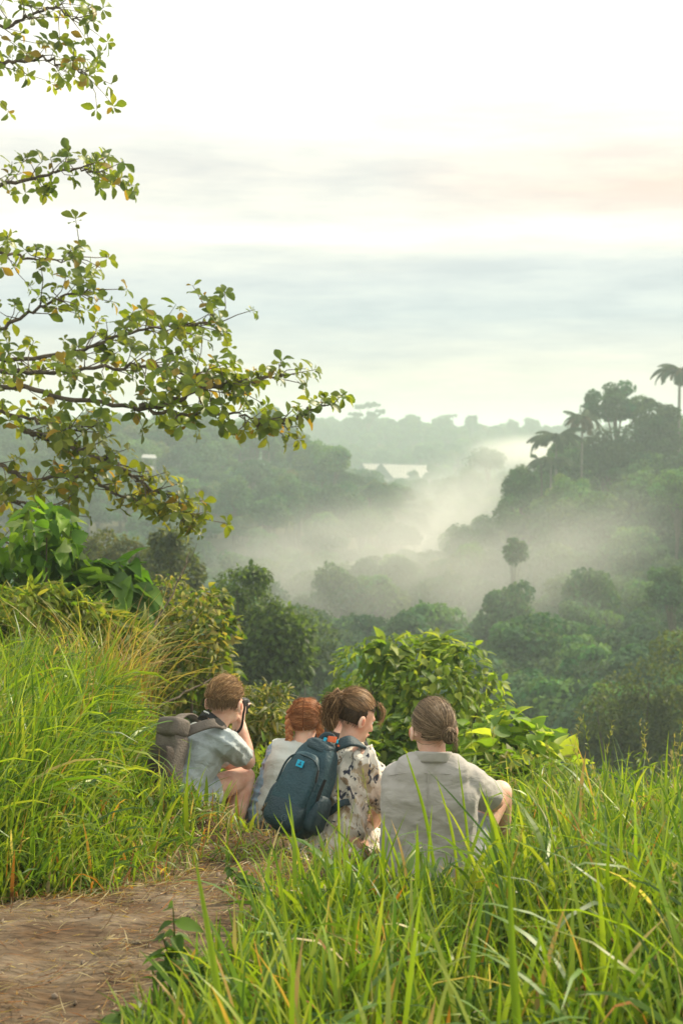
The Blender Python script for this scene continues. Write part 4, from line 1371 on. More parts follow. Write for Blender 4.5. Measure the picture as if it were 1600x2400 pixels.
for dx in (-.012, .0, .012):
    v, f = tube(spline([red.A['neck'] - red.base + red.fw * -.062 + np.array([.05 + dx, 0, .01]), red.A['neck'] - red.base + red.fw * -.095 + np.array([.052 + dx * 1.4, -.01, -.03]), red.A['neck'] - red.base + red.fw * -.118 + np.array([.055 + dx * 2, -.012, -.07 - abs(dx)])], 8), .0035, 6); mb.add(v, f)
M_TIE = noise_mat('dull_red_cord', (.30, .075, .06), (.38, .12, .10), 50, .8)
red.part('neck_tie', mb, M_TIE)

# ---- person in black, mostly hidden between the women
b5 = P(790, 1955, 7.5)
J5 = dict(head=P(812, 1678, 7.56), hf=(.7, .7, -.3), hu=(.1, .2, 1), neck=P(798, 1726, 7.48), chest=P(785, 1785, 7.45), pelvis=P(765, 1905, 7.4),
          shr=P(835, 1755, 7.36), shl=P(742, 1738, 7.5), elr=P(850, 1840, 7.5), ell=P(735, 1820, 7.62), wrr=P(880, 1830, 7.66), wrl=P(790, 1850, 7.78),
          hipr=P(790, 1915, 7.38), hipl=P(745, 1910, 7.48), knr=P(860, 1845, 7.7), knl=P(820, 1840, 7.82), anr=P(850, 1935, 7.82), anl=P(810, 1930, 7.92), tor=P(870, 1940, 7.92), tol=P(830, 1935, 8.0))
blk = Person('person in a black top half hidden behind the woman with the teal backpack', b5, J5, .92, None, .010)
blk.cloth('black_top', blk.torso(.016, .02) + [blk.sleeve('r', .95, .064, .054), blk.sleeve('l', .95, .064, .054)], M_BLACK, disp=folds([((30, 20, 30), 1)], .004, 31), cuts=[(blk.A['neck'] + blk.up * .015, blk.up, .08)])
A = blk.A
blk.cloth('trousers', [cap_arr(A['hipl'], A['hipr'], .12, .12)] + [cap_arr(A['hip' + q], A['kn' + q], .093, .07) for q in 'rl'] + [cap_arr(A['kn' + q], A['an' + q], .07, .055) for q in 'rl'], M_DENIM)
v, f, c = scalp_cap(blk.at, kr, 1.03, col=(.03, .02, .012), seed=4)
mb = MB(); mb.add(v, f, c); hair = blk.part('hair', mb, M_HAIR)
s_ = scalp_pts(260, kr, 33); mb = hairs(blk.at, s_, s_ * .3 + np.array([0, -.9, -.5]), .04, .003, [(.03, .02, .012), (.05, .03, .018)], 34); blk.part('hair_lock', mb, M_HAIR, parent=hair)

# ---- woman in the floral dress with the teal backpack
b3 = P(785, 2035, 6.3)
J3 = dict(head=P(831, 1682, 6.3), hf=(.82, .48, -.40), hu=(.3, .15, 1), neck=P(812, 1752, 6.27), chest=P(802, 1815, 6.25), pelvis=P(785, 1962, 6.2),
          shr=P(850, 1782, 6.16), shl=P(762, 1772, 6.42), elr=P(896, 1878, 6.28), ell=P(838, 1872, 6.52), wrr=P(868, 1938, 6.44), wrl=P(880, 1838, 6.36),
          hipr=P(815, 1978, 6.16), hipl=P(760, 1972, 6.32), knr=P(868, 1975, 6.46), knl=P(830, 1965, 6.58), anr=P(790, 2025, 6.34), anl=P(760, 2015, 6.46), tor=P(745, 2040, 6.26), tol=P(720, 2030, 6.38))
flo = Person('woman in a floral dress looking down to the right, teal backpack on her back', b3, J3, .94,
             [dict(w=J3['wrr'], d=(.1, .5, -.5), n=(-.4, .3, .3), lat=(.2, 0, 1), curl=.5), dict(w=J3['wrl'], d=P(884, 1786, 6.38) - P(880, 1838, 6.36), n=(-.8, .4, 0), lat=(0, -1, .2), curl=.95)])
A = flo.A
elr_ = A['elr']
flo.cloth('dress', flo.torso(.018, .06) + [flo.sleeve('r', .5, .075, .092), cap_arr(A['shr'] * .5 + elr_ * .5, A['shr'] * .06 + elr_ * .94, .092, .07), flo.sleeve('l', .95, .075, .07),
                                           cap_arr(A['pelvis'], A['knr'] - [0, 0, .02], .145, .10), cap_arr(A['pelvis'], A['knl'], .145, .10), cap_arr(A['pelvis'] - [.03, .05, .05], P(735, 2000, 6.32), .14, .12), cap_arr(A['pelvis'], P(800, 2005, 6.12), .13, .10), cap_arr(P(800, 2000, 6.14), P(862, 2005, 6.30), .09, .09), cap_arr(P(735, 2000, 6.28), P(700, 2010, 6.32), .10, .07),
                                           ell_arr(A['neck'] - flo.fw * .045 + flo.up * .012, (.07, .03, .03), (flo.lat, flo.fw, flo.up))], M_FLORAL, .009, 4,
          disp=folds([((40, 20, 12), 1), ((-45, 30, 8), 1), ((20, 10, 50), .5), ((70, -40, 10), .6)], .0065, 41), cuts=[(A['neck'] + flo.up * .035 + flo.fw * .02, flo.up + flo.fw * .5, .085)])
PH = [(.27, .16, .078), (.19, .108, .052), (.42, .26, .135), (.12, .068, .036)]  # gold brightened to look lit from above; the undercut itself is darker
ku = lambda d: (d[:, 2] > .12 + .62 * np.clip(d[:, 1], 0, 1)) | ((d[:, 1] < -.3) & (d[:, 2] > .02))
kl = lambda d: (d[:, 2] > -.60 + .8 * np.clip(d[:, 1] + .1, 0, 1)) & ~((d[:, 2] < .2) & (d[:, 1] > .18))
v, f, c = scalp_cap(flo.at, kl, .99, col=(.06, .036, .02), seed=5); mb = MB(); mb.add(v, f, c)
v, f, c = scalp_cap(flo.at, ku, 1.05, col=(.12, .07, .035), seed=6); mb.add(v, f, c)
hair = flo.part('hair', mb, M_HAIR)
tie = np.array([-.1, -.93, .42])
s_ = scalp_pts(1900, ku, 42)
mb = hairs(flo.at, s_, tie[None] + np.random.default_rng(43).normal(size=s_.shape) * .09, .07, .0014, PH, 44, seg=9, lift=.05, wav=.003); flo.part('hair_lock', mb, M_HAIR, parent=hair)
s_ = scalp_pts(420, lambda d: kl(d) & (d[:, 2] < .15), 45)
mb = hairs(flo.at, s_, s_ + np.array([0, -.05, -.22]), .015, .0016, [(.075, .045, .025), (.11, .068, .038), (.055, .034, .02)], 46, seg=4); flo.part('hair_lock', mb, M_HAIR, parent=hair)
g_ = np.random.default_rng(47)
mb = MB()   # loose fringe at the temple
for i in range(26):
    a = np.array([.03 + .03 * g_.random(), .06 + .025 * g_.random(), .09 + .02 * g_.random()])
    e = np.array([.045 + .02 * g_.random(), .095 + .025 * g_.random(), .045 - .06 * g_.random()])
    v, f = tube(spline([flo.at(*a), flo.at(*((a + e) / 2 + [.008, .02, .01])), flo.at(*e)], 7), np.linspace(.0012, .0005, 7), 3); mb.add(v, f, np.array(PH[i % 3]) * 1.2)
flo.part('hair_lock', mb, M_HAIR, parent=hair)
tp_ = flo.at(-.010, -.100, .072)
mb = MB()   # ponytail: a bundle of strands arching out and down
toF = lambda *a: np.array(tuple(P(*a))) - flo.base
for i in range(420):
    o1, o2, o3 = g_.normal(size=3) * .010, g_.normal(size=3) * [.020, .016, .016], g_.normal(size=3) * [.020, .016, .022]
    v, f = tube(spline([tp_ + g_.normal(size=3) * .006, toF(788, 1628, 6.24) + o1, toF(777, 1650, 6.24) + o2, toF(771, 1680, 6.25) + o3 * .9, toF(773, 1702, 6.26) + o3 * .55], 10), np.linspace(.0019, .0008, 10), 3)
    mb.add(v, f, np.array(PH[int(g_.integers(0, 4))]) * (.8 + .6 * g_.random()))
pt = flo.part('ponytail', mb, M_HAIR)
v, f = tube([tp_ + .014 * (math.cos(a) * flo.hax[0] + math.sin(a) * norm(flo.hax[2] + flo.hax[1] * .4)) for a in np.linspace(0, 6.283, 16)], .006, 6)
link('hair_tie', mesh_np('hair_tie', v, f, mats=[M_BLACK]), pt)
# reddish hand lit from behind
# ---- teal backpack
M_TEAL = noise_mat('teal_nylon', (.010, .040, .056), (.017, .06, .08), 14, .55, .45, 90, spec=.4)
M_TEALD = noise_mat('dark_teal_nylon', (.010, .030, .042), (.018, .045, .058), 14, .6, .45, 120, spec=.4)
M_CYAN = noise_mat('cyan_print', (.01, .33, .55), (.02, .40, .62), 20, .6)
M_ORANGE = noise_mat('orange_print', (.62, .10, .03), (.72, .17, .06), 20, .6)
M_GREYP = noise_mat('faint_grey_print', (.06, .10, .12), (.08, .125, .145), 20, .6)
pc = P(717, 1846, 6.06)
pk2 = root('backpack', pc, 'teal hiking backpack with a small cyan logo worn over the floral dress', 'backpack')
hu = norm(np.array(tuple(P(764, 1735, 6.16) - P(682, 1950, 6.06)))); ho = norm(np.array([-.52, -.84, .12])); ho = norm(ho - hu * np.dot(ho, hu)); hw_ = np.cross(hu, ho)
toT = lambda *a: np.array(tuple(P(*a))) - np.array(tuple(pc))


def packshape(c, h, e, n=26, taper=.25, bulge=.02, wrk=.004):
    v, f = rbox((0, 0, 0), h, (hw_, ho, hu), e, n)
    a, b_, z = v @ hw_, v @ ho, v @ hu / h[2]
    a2 = a * (1 - taper * np.clip(z, 0, 1) ** 1.5 - .10 * np.clip(-z, 0, 1) ** 2)
    b2_ = b_ * (1 - taper * 1.2 * np.clip(z, 0, 1) ** 1.5) + bulge * (b_ > 0) * (1 - z ** 2) * np.clip(-z + .5, 0, 1)
    w = wrk * (np.sin(z * 9 + a * 40) * np.sin(a * 25 + z * 5 + 1) + .6 * np.sin(z * 21 - a * 50))
    return np.outer(a2, hw_) + np.outer(b2_ + w, ho) + np.outer(v @ hu, hu) + np.asarray(c), f


v, f = packshape((0, 0, 0), (.108, .08, .215), .45, taper=.34); bag = link('bag', mesh_np('bag', v, f, mats=[M_TEAL]), pk2)
v, f = packshape(ho * .062 - hu * .022 - hw_ * .004, (.09, .046, .165), .45, 22, .3); link('front_pocket', mesh_np('front_pocket', v, f, mats=[M_TEAL]), pk2)
v, f = packshape(ho * .075 - hu * .125, (.092, .05, .075), .5, 18, .05); link('lower_panel', mesh_np('lower_panel', v, f, mats=[M_TEALD]), pk2)
for sg in (-1, 1):
    v, f = packshape(hw_ * sg * .104 - hu * .09 + ho * .005, (.03, .06, .085), .5, 14, .1); link('side_pocket', mesh_np('side_pocket', v, f, mats=[M_TEALD]), pk2)


def on_pack(a, z, out):
    return hw_ * a + hu * z + ho * out


v, f = tube(spline([on_pack(-.094, -.02, .092), on_pack(-.086, .075, .090), on_pack(-.05, .118, .088), on_pack(.03, .120, .088), on_pack(.078, .085, .090), on_pack(.092, .0, .094)], 30), .0045, 6)
zp = link('zip', mesh_np('zip', v, f, mats=[M_TEALD]), pk2)
v, f = tube(spline([on_pack(.080, .085, .094), on_pack(.087, .06, .100), on_pack(.092, .035, .100)], 8), .005, 6); link('zip_pull', mesh_np('zip_pull', v, f, mats=[M_STRAP]), zp)
for a0, z0, z1 in ((.1, .06, -.12), (-.101, .03, -.14)):
    v, f = strap_arr([on_pack(a0, z0, .05), on_pack(a0 * 1.05, (z0 + z1) / 2, .06), on_pack(a0, z1, .055)], .016, .004, ho + hw_ * np.sign(a0), 12); link('webbing', mesh_np('webbing', v, f, mats=[M_STRAP]), pk2)
# cyan square logo, faint ring emblem
lg = toT(706, 1791, 5.935)
on = ho
sd = hw_ if hw_[0] > 0 else -hw_


def patch(c, w, h_, mat, name, parent, tilt=0.0, th=.002):
    a = sd * math.cos(tilt) + hu * math.sin(tilt); b_ = -sd * math.sin(tilt) + hu * math.cos(tilt)
    v, f = rbox(c, (w, th, h_), (a, on, b_), .12, 8)
    return link(name, mesh_np(name, v, f, mats=[mat]), parent)


def surf_out(c_px, extra=.002):
    """point on the pack's outer skin on the sight line of a pixel"""
    u, v_ = c_px
    best, bo_ = None, 1e9
    me_co = np.concatenate([np.array([x_.co[:] for x_ in ob_.data.vertices]) for ob_ in pk2.children if ob_.name.split('.')[0] in ('bag', 'front_pocket', 'lower_panel')])
    w = me_co + np.array(tuple(pc))
    uu = 800 + w[:, 0] / w[:, 1] * FOC
    dz = (w[:, 2] - CAMZ) / w[:, 1]
    vv = 1200 - FOC * np.tan(np.arctan(dz) + PITCH)
    near = np.hypot(uu - u, vv - v_) < 11
    if not near.any():
        near = np.hypot(uu - u, vv - v_) < 25
    k = w[near]
    y = np.percentile(k[:, 1], 5)
    return np.array(tuple(P(u, v_, y))) - np.array(tuple(pc)) + ho * extra


lc0 = surf_out((706, 1791), .012)
lo_ = patch(lc0, .017, .015, M_CYAN, 'logo', pk2)
patch(lc0 + ho * .0022 - hu * .004, .008, .002, M_TEALD, 'logo_mark', lo_); patch(lc0 + ho * .0022 + hu * .004 + sd * .002, .002, .005, M_TEALD, 'logo_mark', lo_)
rc = surf_out((667, 1917), .005)
v, f = tube([rc + .013 * (math.cos(a) * sd + math.sin(a) * hu) for a in np.linspace(0, 6.283, 20)], .0016, 5); em_ = link('emblem', mesh_np('emblem', v, f, mats=[M_GREYP]), pk2)
v, f = tube([rc + .006 * (math.cos(a) * sd + math.sin(a) * hu) for a in np.linspace(-1.2, 2.6, 12)], .0014, 5); link('emblem_mark', mesh_np('emblem_mark', v, f, mats=[M_GREYP]), em_)
# top: haul loop, cyan and orange prints, lid
v, f = packshape(hu * .182 - ho * .005, (.068, .05, .036), .6, 16, .1); lid = link('lid', mesh_np('lid', v, f, mats=[M_TEALD]), pk2)
for (u, v_), w, h_, mt, nm, tl in (((778, 1733), .020, .013, M_ORANGE, 'orange_label', .2), ((761, 1735), .006, .012, M_CYAN, 'cyan_label', .1), ((789, 1738), .005, .008, M_CYAN, 'cyan_label', .3), ((793, 1748), .004, .004, M_ORANGE, 'orange_label', 0)):
    p_ = toT(u, v_, 6.085); patch(p_, w, h_, mt, nm, lid, tl, .004)
for pts_, w, rf_ in (([toT(786, 1752, 6.12), toT(800, 1742, 6.10), toT(822, 1736, 6.10), toT(842, 1742, 6.14), toT(856, 1756, 6.22), toT(862, 1790, 6.34)], .055, (.1, -.6, .8)),
                     ([toT(750, 1745, 6.22), toT(758, 1735, 6.30), toT(770, 1745, 6.42), toT(785, 1780, 6.52)], .05, (-.2, -.3, .9)),
                     ([toT(760, 1912, 6.10), toT(778, 1900, 6.07), toT(798, 1884, 6.06), toT(815, 1880, 6.10), toT(835, 1885, 6.25)], .028, (.0, -.95, .3)),
                     ([toT(745, 1738, 6.13), toT(760, 1722, 6.13), toT(778, 1724, 6.13), toT(786, 1740, 6.12)], .018, (-.3, -.8, .3))):
    v, f = strap_arr(pts_, w, .012, np.array(rf_), 24); link('strap', mesh_np('strap', v, f, mats=[M_TEALD]), pk2)
# fluffy charm hanging at the pack's left side
fc_ = P(622, 1900, 6.02)
ch = root('fluffy_charm', fc_, 'fluffy brown and cream charm hanging on the teal backpack', 'charm')
g_ = np.random.default_rng(48); mb = MB()
for i in range(260):
    d_ = norm(g_.normal(size=3)); p0 = d_ * .008 * [1, 1, 1.6]; p1 = d_ * [.018, .018, .03] * (.6 + .6 * g_.random())
    v, f = tube([p0, p1 + g_.normal(size=3) * .003], [.0022, .0008], 3); mb.add(v, f, np.array([(.45, .36, .22), (.2, .12, .05), (.1, .06, .03)][int(g_.integers(0, 3))]))
link('fur', mb.mesh('fur', [M_HAIR]), ch)
v, f = tube(spline([(0, 0, .02), np.array(tuple(P(632, 1880, 6.05) - fc_)) + [0, 0, 0], np.array(tuple(P(642, 1872, 6.06) - fc_))], 8), .0025, 5)
link('cord', mesh_np('cord', v, f, mats=[M_STRAP]), ch)

# ---- person in the grey shirt hugging the knees
b4 = P(1000, 2110, 5.72)
J4 = dict(head=P(1013, 1712, 5.74), hf=(-.26, .95, -.10), hu=(.0, .1, 1), neck=P(1014, 1780, 5.70), chest=P(1006, 1862, 5.72), pelvis=P(1000, 2040, 5.72),
          shr=P(1092, 1832, 5.74), shl=P(936, 1828, 5.74), elr=P(1158, 1876, 5.97), ell=P(942, 1900, 6.0), wrr=P(1110, 1905, 6.2), wrl=P(1010, 1900, 6.26),
          hipr=P(1050, 2060, 5.78), hipl=P(950, 2060, 5.78), knr=P(1170, 1858, 6.14), knl=P(930, 1905, 6.16), anr=P(1165, 2045, 6.26), anl=P(930, 2040, 6.3), tor=P(1175, 2052, 6.4), tol=P(925, 2045, 6.42))
gry = Person('person in a light grey shirt with a low hair bun, knees drawn up', b4, J4, 1.0,
             [dict(w=J4['wrr'], d=(-.5, .5, -.4), n=(-.3, -.6, -.2), lat=(0, .2, 1), curl=.4), dict(w=J4['wrl'], d=(.7, .3, -.2), n=(.1, -.8, -.2), lat=(0, .2, 1), curl=.4)])
A = gry.A
gry.cloth('grey_shirt', gry.torso(.022, -.0) + [gry.sleeve('r', .72, .080, .074), gry.sleeve('l', .72, .080, .074), cap_arr(A['pelvis'] - [0, .02, 0], A['pelvis'] - [0, .03, .10], .15, .15, flat=((0, 1, 0), .85)),
                                                cap_arr(A['chest'] + gry.lat * .1, A['pelvis'] + gry.lat * .09, .105, .10), cap_arr(A['chest'] - gry.lat * .1, A['pelvis'] - gry.lat * .09, .105, .10)],
          M_GREYSHIRT, .007, 5, disp=folds([((22, 10, 40), 1), ((-30, 15, 34), .8), ((45, 10, 12), .5)], .0020, 51),
          cuts=[gry.hem('r', .72, .14), gry.hem('l', .72, .14), (A['neck'] + gry.up * .03, gry.up, .09)])
# collar stands around the neck; yoke seam across the back
nb = A['neck'] - gry.base
cv = [nb + gry.up * (.012 + .018 * math.cos(a)) * 1.0 - gry.fw * .072 * math.cos(a) + gry.lat * .074 * math.sin(a) for a in np.linspace(-2.4, 2.4, 24)]
v, f = strap_arr(cv, .042, .006, np.array([norm(-gry.fw * math.cos(a) + gry.lat * math.sin(a)) for a in np.linspace(-2.4, 2.4, 40)]), 40)
col_ = link('collar', mesh_np('collar', v, f, mats=[M_GREYSHIRT]), gry.o)
gry.cloth('shorts', [cap_arr(A['hipl'], A['hipr'], .13, .13)] + [cap_arr(A['hip' + q], A['hip' + q] * .4 + A['kn' + q] * .6, .108, .092) for q in 'rl'], M_GREYSHORT, disp=folds([((40, 30, 20), 1)], .004, 52),
          cuts=[(A['hip' + q] * .4 + A['kn' + q] * .6, A['kn' + q] - A['hip' + q], .16) for q in 'rl'])
for q in 'rl':
    gry.cloth('shoe', [cap_arr(A['an' + q] - [0, 0, .03], A['to' + q], .048, .036)], M_BLACK)
GH = [(.21, .14, .082), (.15, .10, .06), (.30, .205, .125), (.11, .072, .045), (.38, .27, .165)]
kg = lambda d: (d[:, 2] > -.55 + .85 * np.clip(d[:, 1] + .15, 0, 1)) & ~((d[:, 2] < .3) & (d[:, 1] > .30)) & ~((np.abs(d[:, 0]) > .82) & (d[:, 2] < -.12))
v, f, c = scalp_cap(gry.at, kg, 1.02, col=(.085, .055, .033), seed=7); mb = MB(); mb.add(v, f, c); hair = gry.part('hair', mb, M_HAIR)
tie = np.array([.22, -.93, -.30])
s_ = scalp_pts(2100, kg, 61)
mb = hairs(gry.at, s_, tie[None] + np.random.default_rng(62).normal(size=s_.shape) * .07, .07, .0013, GH, 63, seg=9, lift=.05, wav=.003); gry.part('hair_lock', mb, M_HAIR, parent=hair)
bc = gry.at(.026, -.126, -.008)
mb = MB(); g_ = np.random.default_rng(64)
for i in range(240):
    a0 = g_.random() * 6.28; tilt = g_.normal() * .7; rr = .029 * (.65 + .45 * g_.random())
    e1 = norm(gry.hax[0] * math.cos(tilt) + gry.hax[1] * math.sin(tilt)); e2 = norm(gry.hax[2] + gry.hax[1] * g_.normal() * .4)
    pts_ = [bc + rr * (math.cos(a0 + q_) * e1 + 1.1 * math.sin(a0 + q_) * e2) + gry.hax[1] * g_.normal() * .003 for q_ in np.linspace(0, 3.6, 9)]
    v, f = tube(pts_, np.linspace(.0017, .001, 9), 3); mb.add(v, f, np.array(GH[int(g_.integers(0, 5))]) * (.7 + .5 * g_.random()))
for i in range(30):   # loose ends hanging from the bun
    q0 = bc + gry.hax[0] * (.01 + .012 * g_.random()); q2 = q0 + gry.hax[0] * (.006 + .008 * g_.normal()) - gry.hax[2] * (.04 + .03 * g_.random()) - gry.hax[1] * .004
    v, f = tube(spline([q0, (q0 + q2) / 2 + gry.hax[0] * .008 - gry.hax[1] * .008, q2], 7), np.linspace(.0024, .0008, 7), 4); mb.add(v, f, np.array(GH[i % 5]) * 1.25)
bun = gry.part('bun', mb, M_HAIR)
v, f, cp = ell_arr(bc, (.025, .021, .028), gry.hax); link('bun_core', mesh_np('bun_core', v, [f, cp], np.full((len(v), 3), (.08, .05, .03)), [M_HAIR]), bun)


# seams and pleats lie on the shirts
def on_surface(ob, u, v_, lift=.0015):
    co = np.empty(len(ob.data.vertices) * 3, np.float32)
    ob.data.vertices.foreach_get('co', co)
    w = co.reshape(-1, 3) + np.array(ob.parent.location)
    uu = 800 + w[:, 0] / w[:, 1] * FOC
    vv = 1200 - FOC * np.tan(np.arctan((w[:, 2] - CAMZ) / w[:, 1]) + PITCH)
    k = np.hypot(uu - u, vv - v_) < 7
    y = np.percentile(w[k, 1], 12) if k.any() else float(ob.parent.location[1])
    return np.array(tuple(P(u, v_, y - lift))) - np.array(ob.parent.location)


shirt = [o for o in gry.o.children if o.name.startswith('grey_shirt')][0]
for pl_ in ([(908, 1818), (950, 1812), (1000, 1812), (1050, 1814), (1100, 1824)], [(1003, 1815), (1002, 1850), (1001, 1890), (1000, 1930)]):
    v, f = tube(spline([on_surface(shirt, *q) for q in pl_], 24), .0016, 5)
    link('seam', mesh_np('seam', v, f, mats=[M_GREYSHIRT]), shirt)
# ------------------------------------------------------------------ leaves and grass
def leaf_template(kind, nst=6, fold=.25, droop=.25, seed=0):
    t_ = np.linspace(0, 1, nst)
    if kind == 'obovate':
        w = .29 * np.sin(np.pi * np.clip(t_, 0, 1) ** 1.7) ** .75 * 1.0
        w[0] = .02; w[-1] = .07
    elif kind == 'heart':
        w = np.interp(t_, [0, .1, .3, .55, .8, 1], [.2, .42, .46, .36, .18, .01])
    elif kind == 'ovate':
        w = .27 * np.sin(np.pi * t_ ** .8) ** .9; w[0] = .02; w[-1] = .005
    elif kind == 'lobed':
        w = np.interp(t_, [0, .12, .28, .4, .6, .72, 1], [.06, .34, .42, .26, .33, .2, .01])
    else:
        w = .11 * np.sin(np.pi * t_ ** .7) ** .8; w[0] = .01; w[-1] = .004
    g_ = np.random.default_rng(seed)
    bend = g_.normal() * .06
    zc = -droop * t_ ** 2
    v = np.zeros((nst, 3, 3))
    for j, sx in enumerate((-1, 0, 1)):
        v[:, j, 0] = sx * w + bend * t_ ** 2
        v[:, j, 1] = t_ * (1 - .15 * droop)
        v[:, j, 2] = zc + abs(sx) * w * fold + (.02 * g_.normal(size=nst) if sx else 0)
    a = np.arange(nst - 1)[:, None] * 3 + np.arange(2)[None]
    q = np.stack([a, a + 1, a + 4, a + 3], -1).reshape(-1, 4)
    return v.reshape(-1, 3), q


TPL = {}
TPL['small'] = [leaf_template('ovate', 4, f_, d_, s_) for s_, (f_, d_) in enumerate([(.25, .2), (.45, .35), (.1, .1), (.6, .5)])]
for _k in ('obovate', 'heart', 'ovate', 'lobed', 'lance'):
    TPL[_k] = [leaf_template(_k, 6, f_, d_, s_) for s_, (f_, d_) in enumerate([(.25, .2), (.45, .35), (.1, .1), (.6, .5)])]


def frames(d, n):
    y = norm(d)
    x = norm(np.cross(y, n))
    z = np.cross(x, y)
    return x, y, z


def leaves_arrays(kind, pos, d, n, size, col, seed=0):
    g_ = np.random.default_rng(seed)
    x, y, z = frames(d, n)
    vi = g_.integers(0, 4, len(pos))
    V, F, C, off = [], [], [], 0
    for k in range(4):
        s = vi == k
        if not s.any():
            continue
        tv, tq = TPL[kind][k]
        w = (tv[None, :, 0, None] * x[s][:, None] + tv[None, :, 1, None] * y[s][:, None] + tv[None, :, 2, None] * z[s][:, None]) * size[s][:, None, None] + pos[s][:, None]
        m_ = len(tv)
        V.append(w.reshape(-1, 3))
        F.append((tq[None] + (np.arange(s.sum()) * m_)[:, None, None] + off).reshape(-1, 4))
        C.append(np.repeat(col[s], m_, 0))
        off += s.sum() * m_
    return np.concatenate(V), np.concatenate(F), np.concatenate(C)


def in_frame(p, m_=20):
    u = 800 + p[:, 0] / p[:, 1] * FOC
    dz = (p[:, 2] - CAMZ) / p[:, 1]
    v = 1200 - FOC * np.tan(np.arctan(dz) + PITCH)
    return (u > -m_) & (u < 1600 + m_) & (v > -m_) & (v < 2400 + m_)


def plant_leaves(rt, kind, pos, d, n, size, palette, mat=None, maxparts=300, seed=0, score=None):
    """the leaves that show largest become parts of their own, the rest one 'foliage' part"""
    mat = mat or M_LEAF
    g_ = np.random.default_rng(seed + 5)
    pal = np.asarray(palette, float)
    pi = g_.integers(0, len(pal), len(pos))
    loc = np.array(rt.location)
    sc = score if score is not None else -np.linalg.norm(pos - np.array([0, 0, CAMZ]), axis=1)
    sc = np.where(in_frame(pos), sc, -1e9)
    order = np.argsort(-sc)
    part = order[:maxparts]
    part = part[sc[part] > -1e8]
    rest = np.setdiff1d(np.arange(len(pos)), part)
    meshes = {}
    x, y, z = frames(d, n)
    for i in part:
        k = int(g_.integers(0, 4))
        key = (k, int(pi[i]))
        if key not in meshes:
            tv, tq = TPL[kind][k]
            meshes[key] = mesh_np('leaf', tv, tq, np.repeat(pal[pi[i]][None], len(tv), 0), [mat])
        o = bpy.data.objects.new('leaf', meshes[key])
        COL.objects.link(o)
        o.parent = rt
        s = size[i]
        o.matrix_local = Matrix(((x[i][0] * s, y[i][0] * s, z[i][0] * s, pos[i][0] - loc[0]), (x[i][1] * s, y[i][1] * s, z[i][1] * s, pos[i][1] - loc[1]),
                                 (x[i][2] * s, y[i][2] * s, z[i][2] * s, pos[i][2] - loc[2]), (0, 0, 0, 1)))
    if len(rest):
        c = pal[pi[rest]] * (.75 + .5 * g_.random((len(rest), 1)))
        v, f, cc = leaves_arrays(kind, pos[rest] - loc, d[rest], n[rest], size[rest], c, seed)
        fo = link('foliage', mesh_np('foliage', v, f, cc, [mat]), rt)
        fo['kind'] = 'stuff'


def lobes_leaves(centers, radii, count, seed, up=.3, jitter=.5, fill=.5):
    """leaf positions / directions over a set of leafy lobes"""
    g_ = np.random.default_rng(seed)
    c = np.asarray([tuple(q) for q in centers], float)
    r = np.asarray(radii, float).reshape(len(c), -1)
    r = np.broadcast_to(r, (len(c), 3)) if r.shape[1] == 1 else r
    wts = (r[:, 0] * r[:, 2])
    li = g_.choice(len(c), count, p=wts / wts.sum())
    dd = norm(g_.normal(size=(count, 3)) + np.array([0, 0, up]))
    rr = fill + (1.05 - fill) * g_.random((count, 1)) ** .5
    p = c[li] + dd * r[li] * rr
    d = norm(dd * [1, 1, .3] + g_.normal(size=(count, 3)) * jitter + np.array([0, 0, -.35]))
    n = norm(dd * .6 + np.array([0, 0, 1.0]) + g_.normal(size=(count, 3)) * jitter * .8)
    return p, d, n


def shrub(name, label, cat, base, centers, radii, count, kind, size, palette, seed, maxparts=300, stems=5, up=.3, jitter=.5, fill=.5, group=None, mat=None, twigs=True, smin=.6):
    g_ = np.random.default_rng(seed)
    base = Vector(base)
    rt = root(name, base, label, cat, group)
    p, d, n = lobes_leaves(centers, radii, count, seed, up, jitter, fill)
    sz = size * (smin + (1.5 - smin) * .9 * g_.random(count))
    plant_leaves(rt, kind, p, d, n, sz, palette, mat, maxparts, seed)
    cs = [Vector(tuple(c)) for c in centers]
    for i in range(min(stems, len(cs))):
        c = cs[i * len(cs) // stems] - base
        pts = spline([(g_.normal() * .05, g_.normal() * .05, -.15), (c.x * .35, c.y * .35, c.z * .5), tuple(c)], 9)
        rad = .008 + .006 * c.length
        v, f = tube(pts, np.linspace(rad, rad * .3, 9), 6)
        link('stem', mesh_np('stem', v, f, mats=[M_BARK]), rt)
    return rt


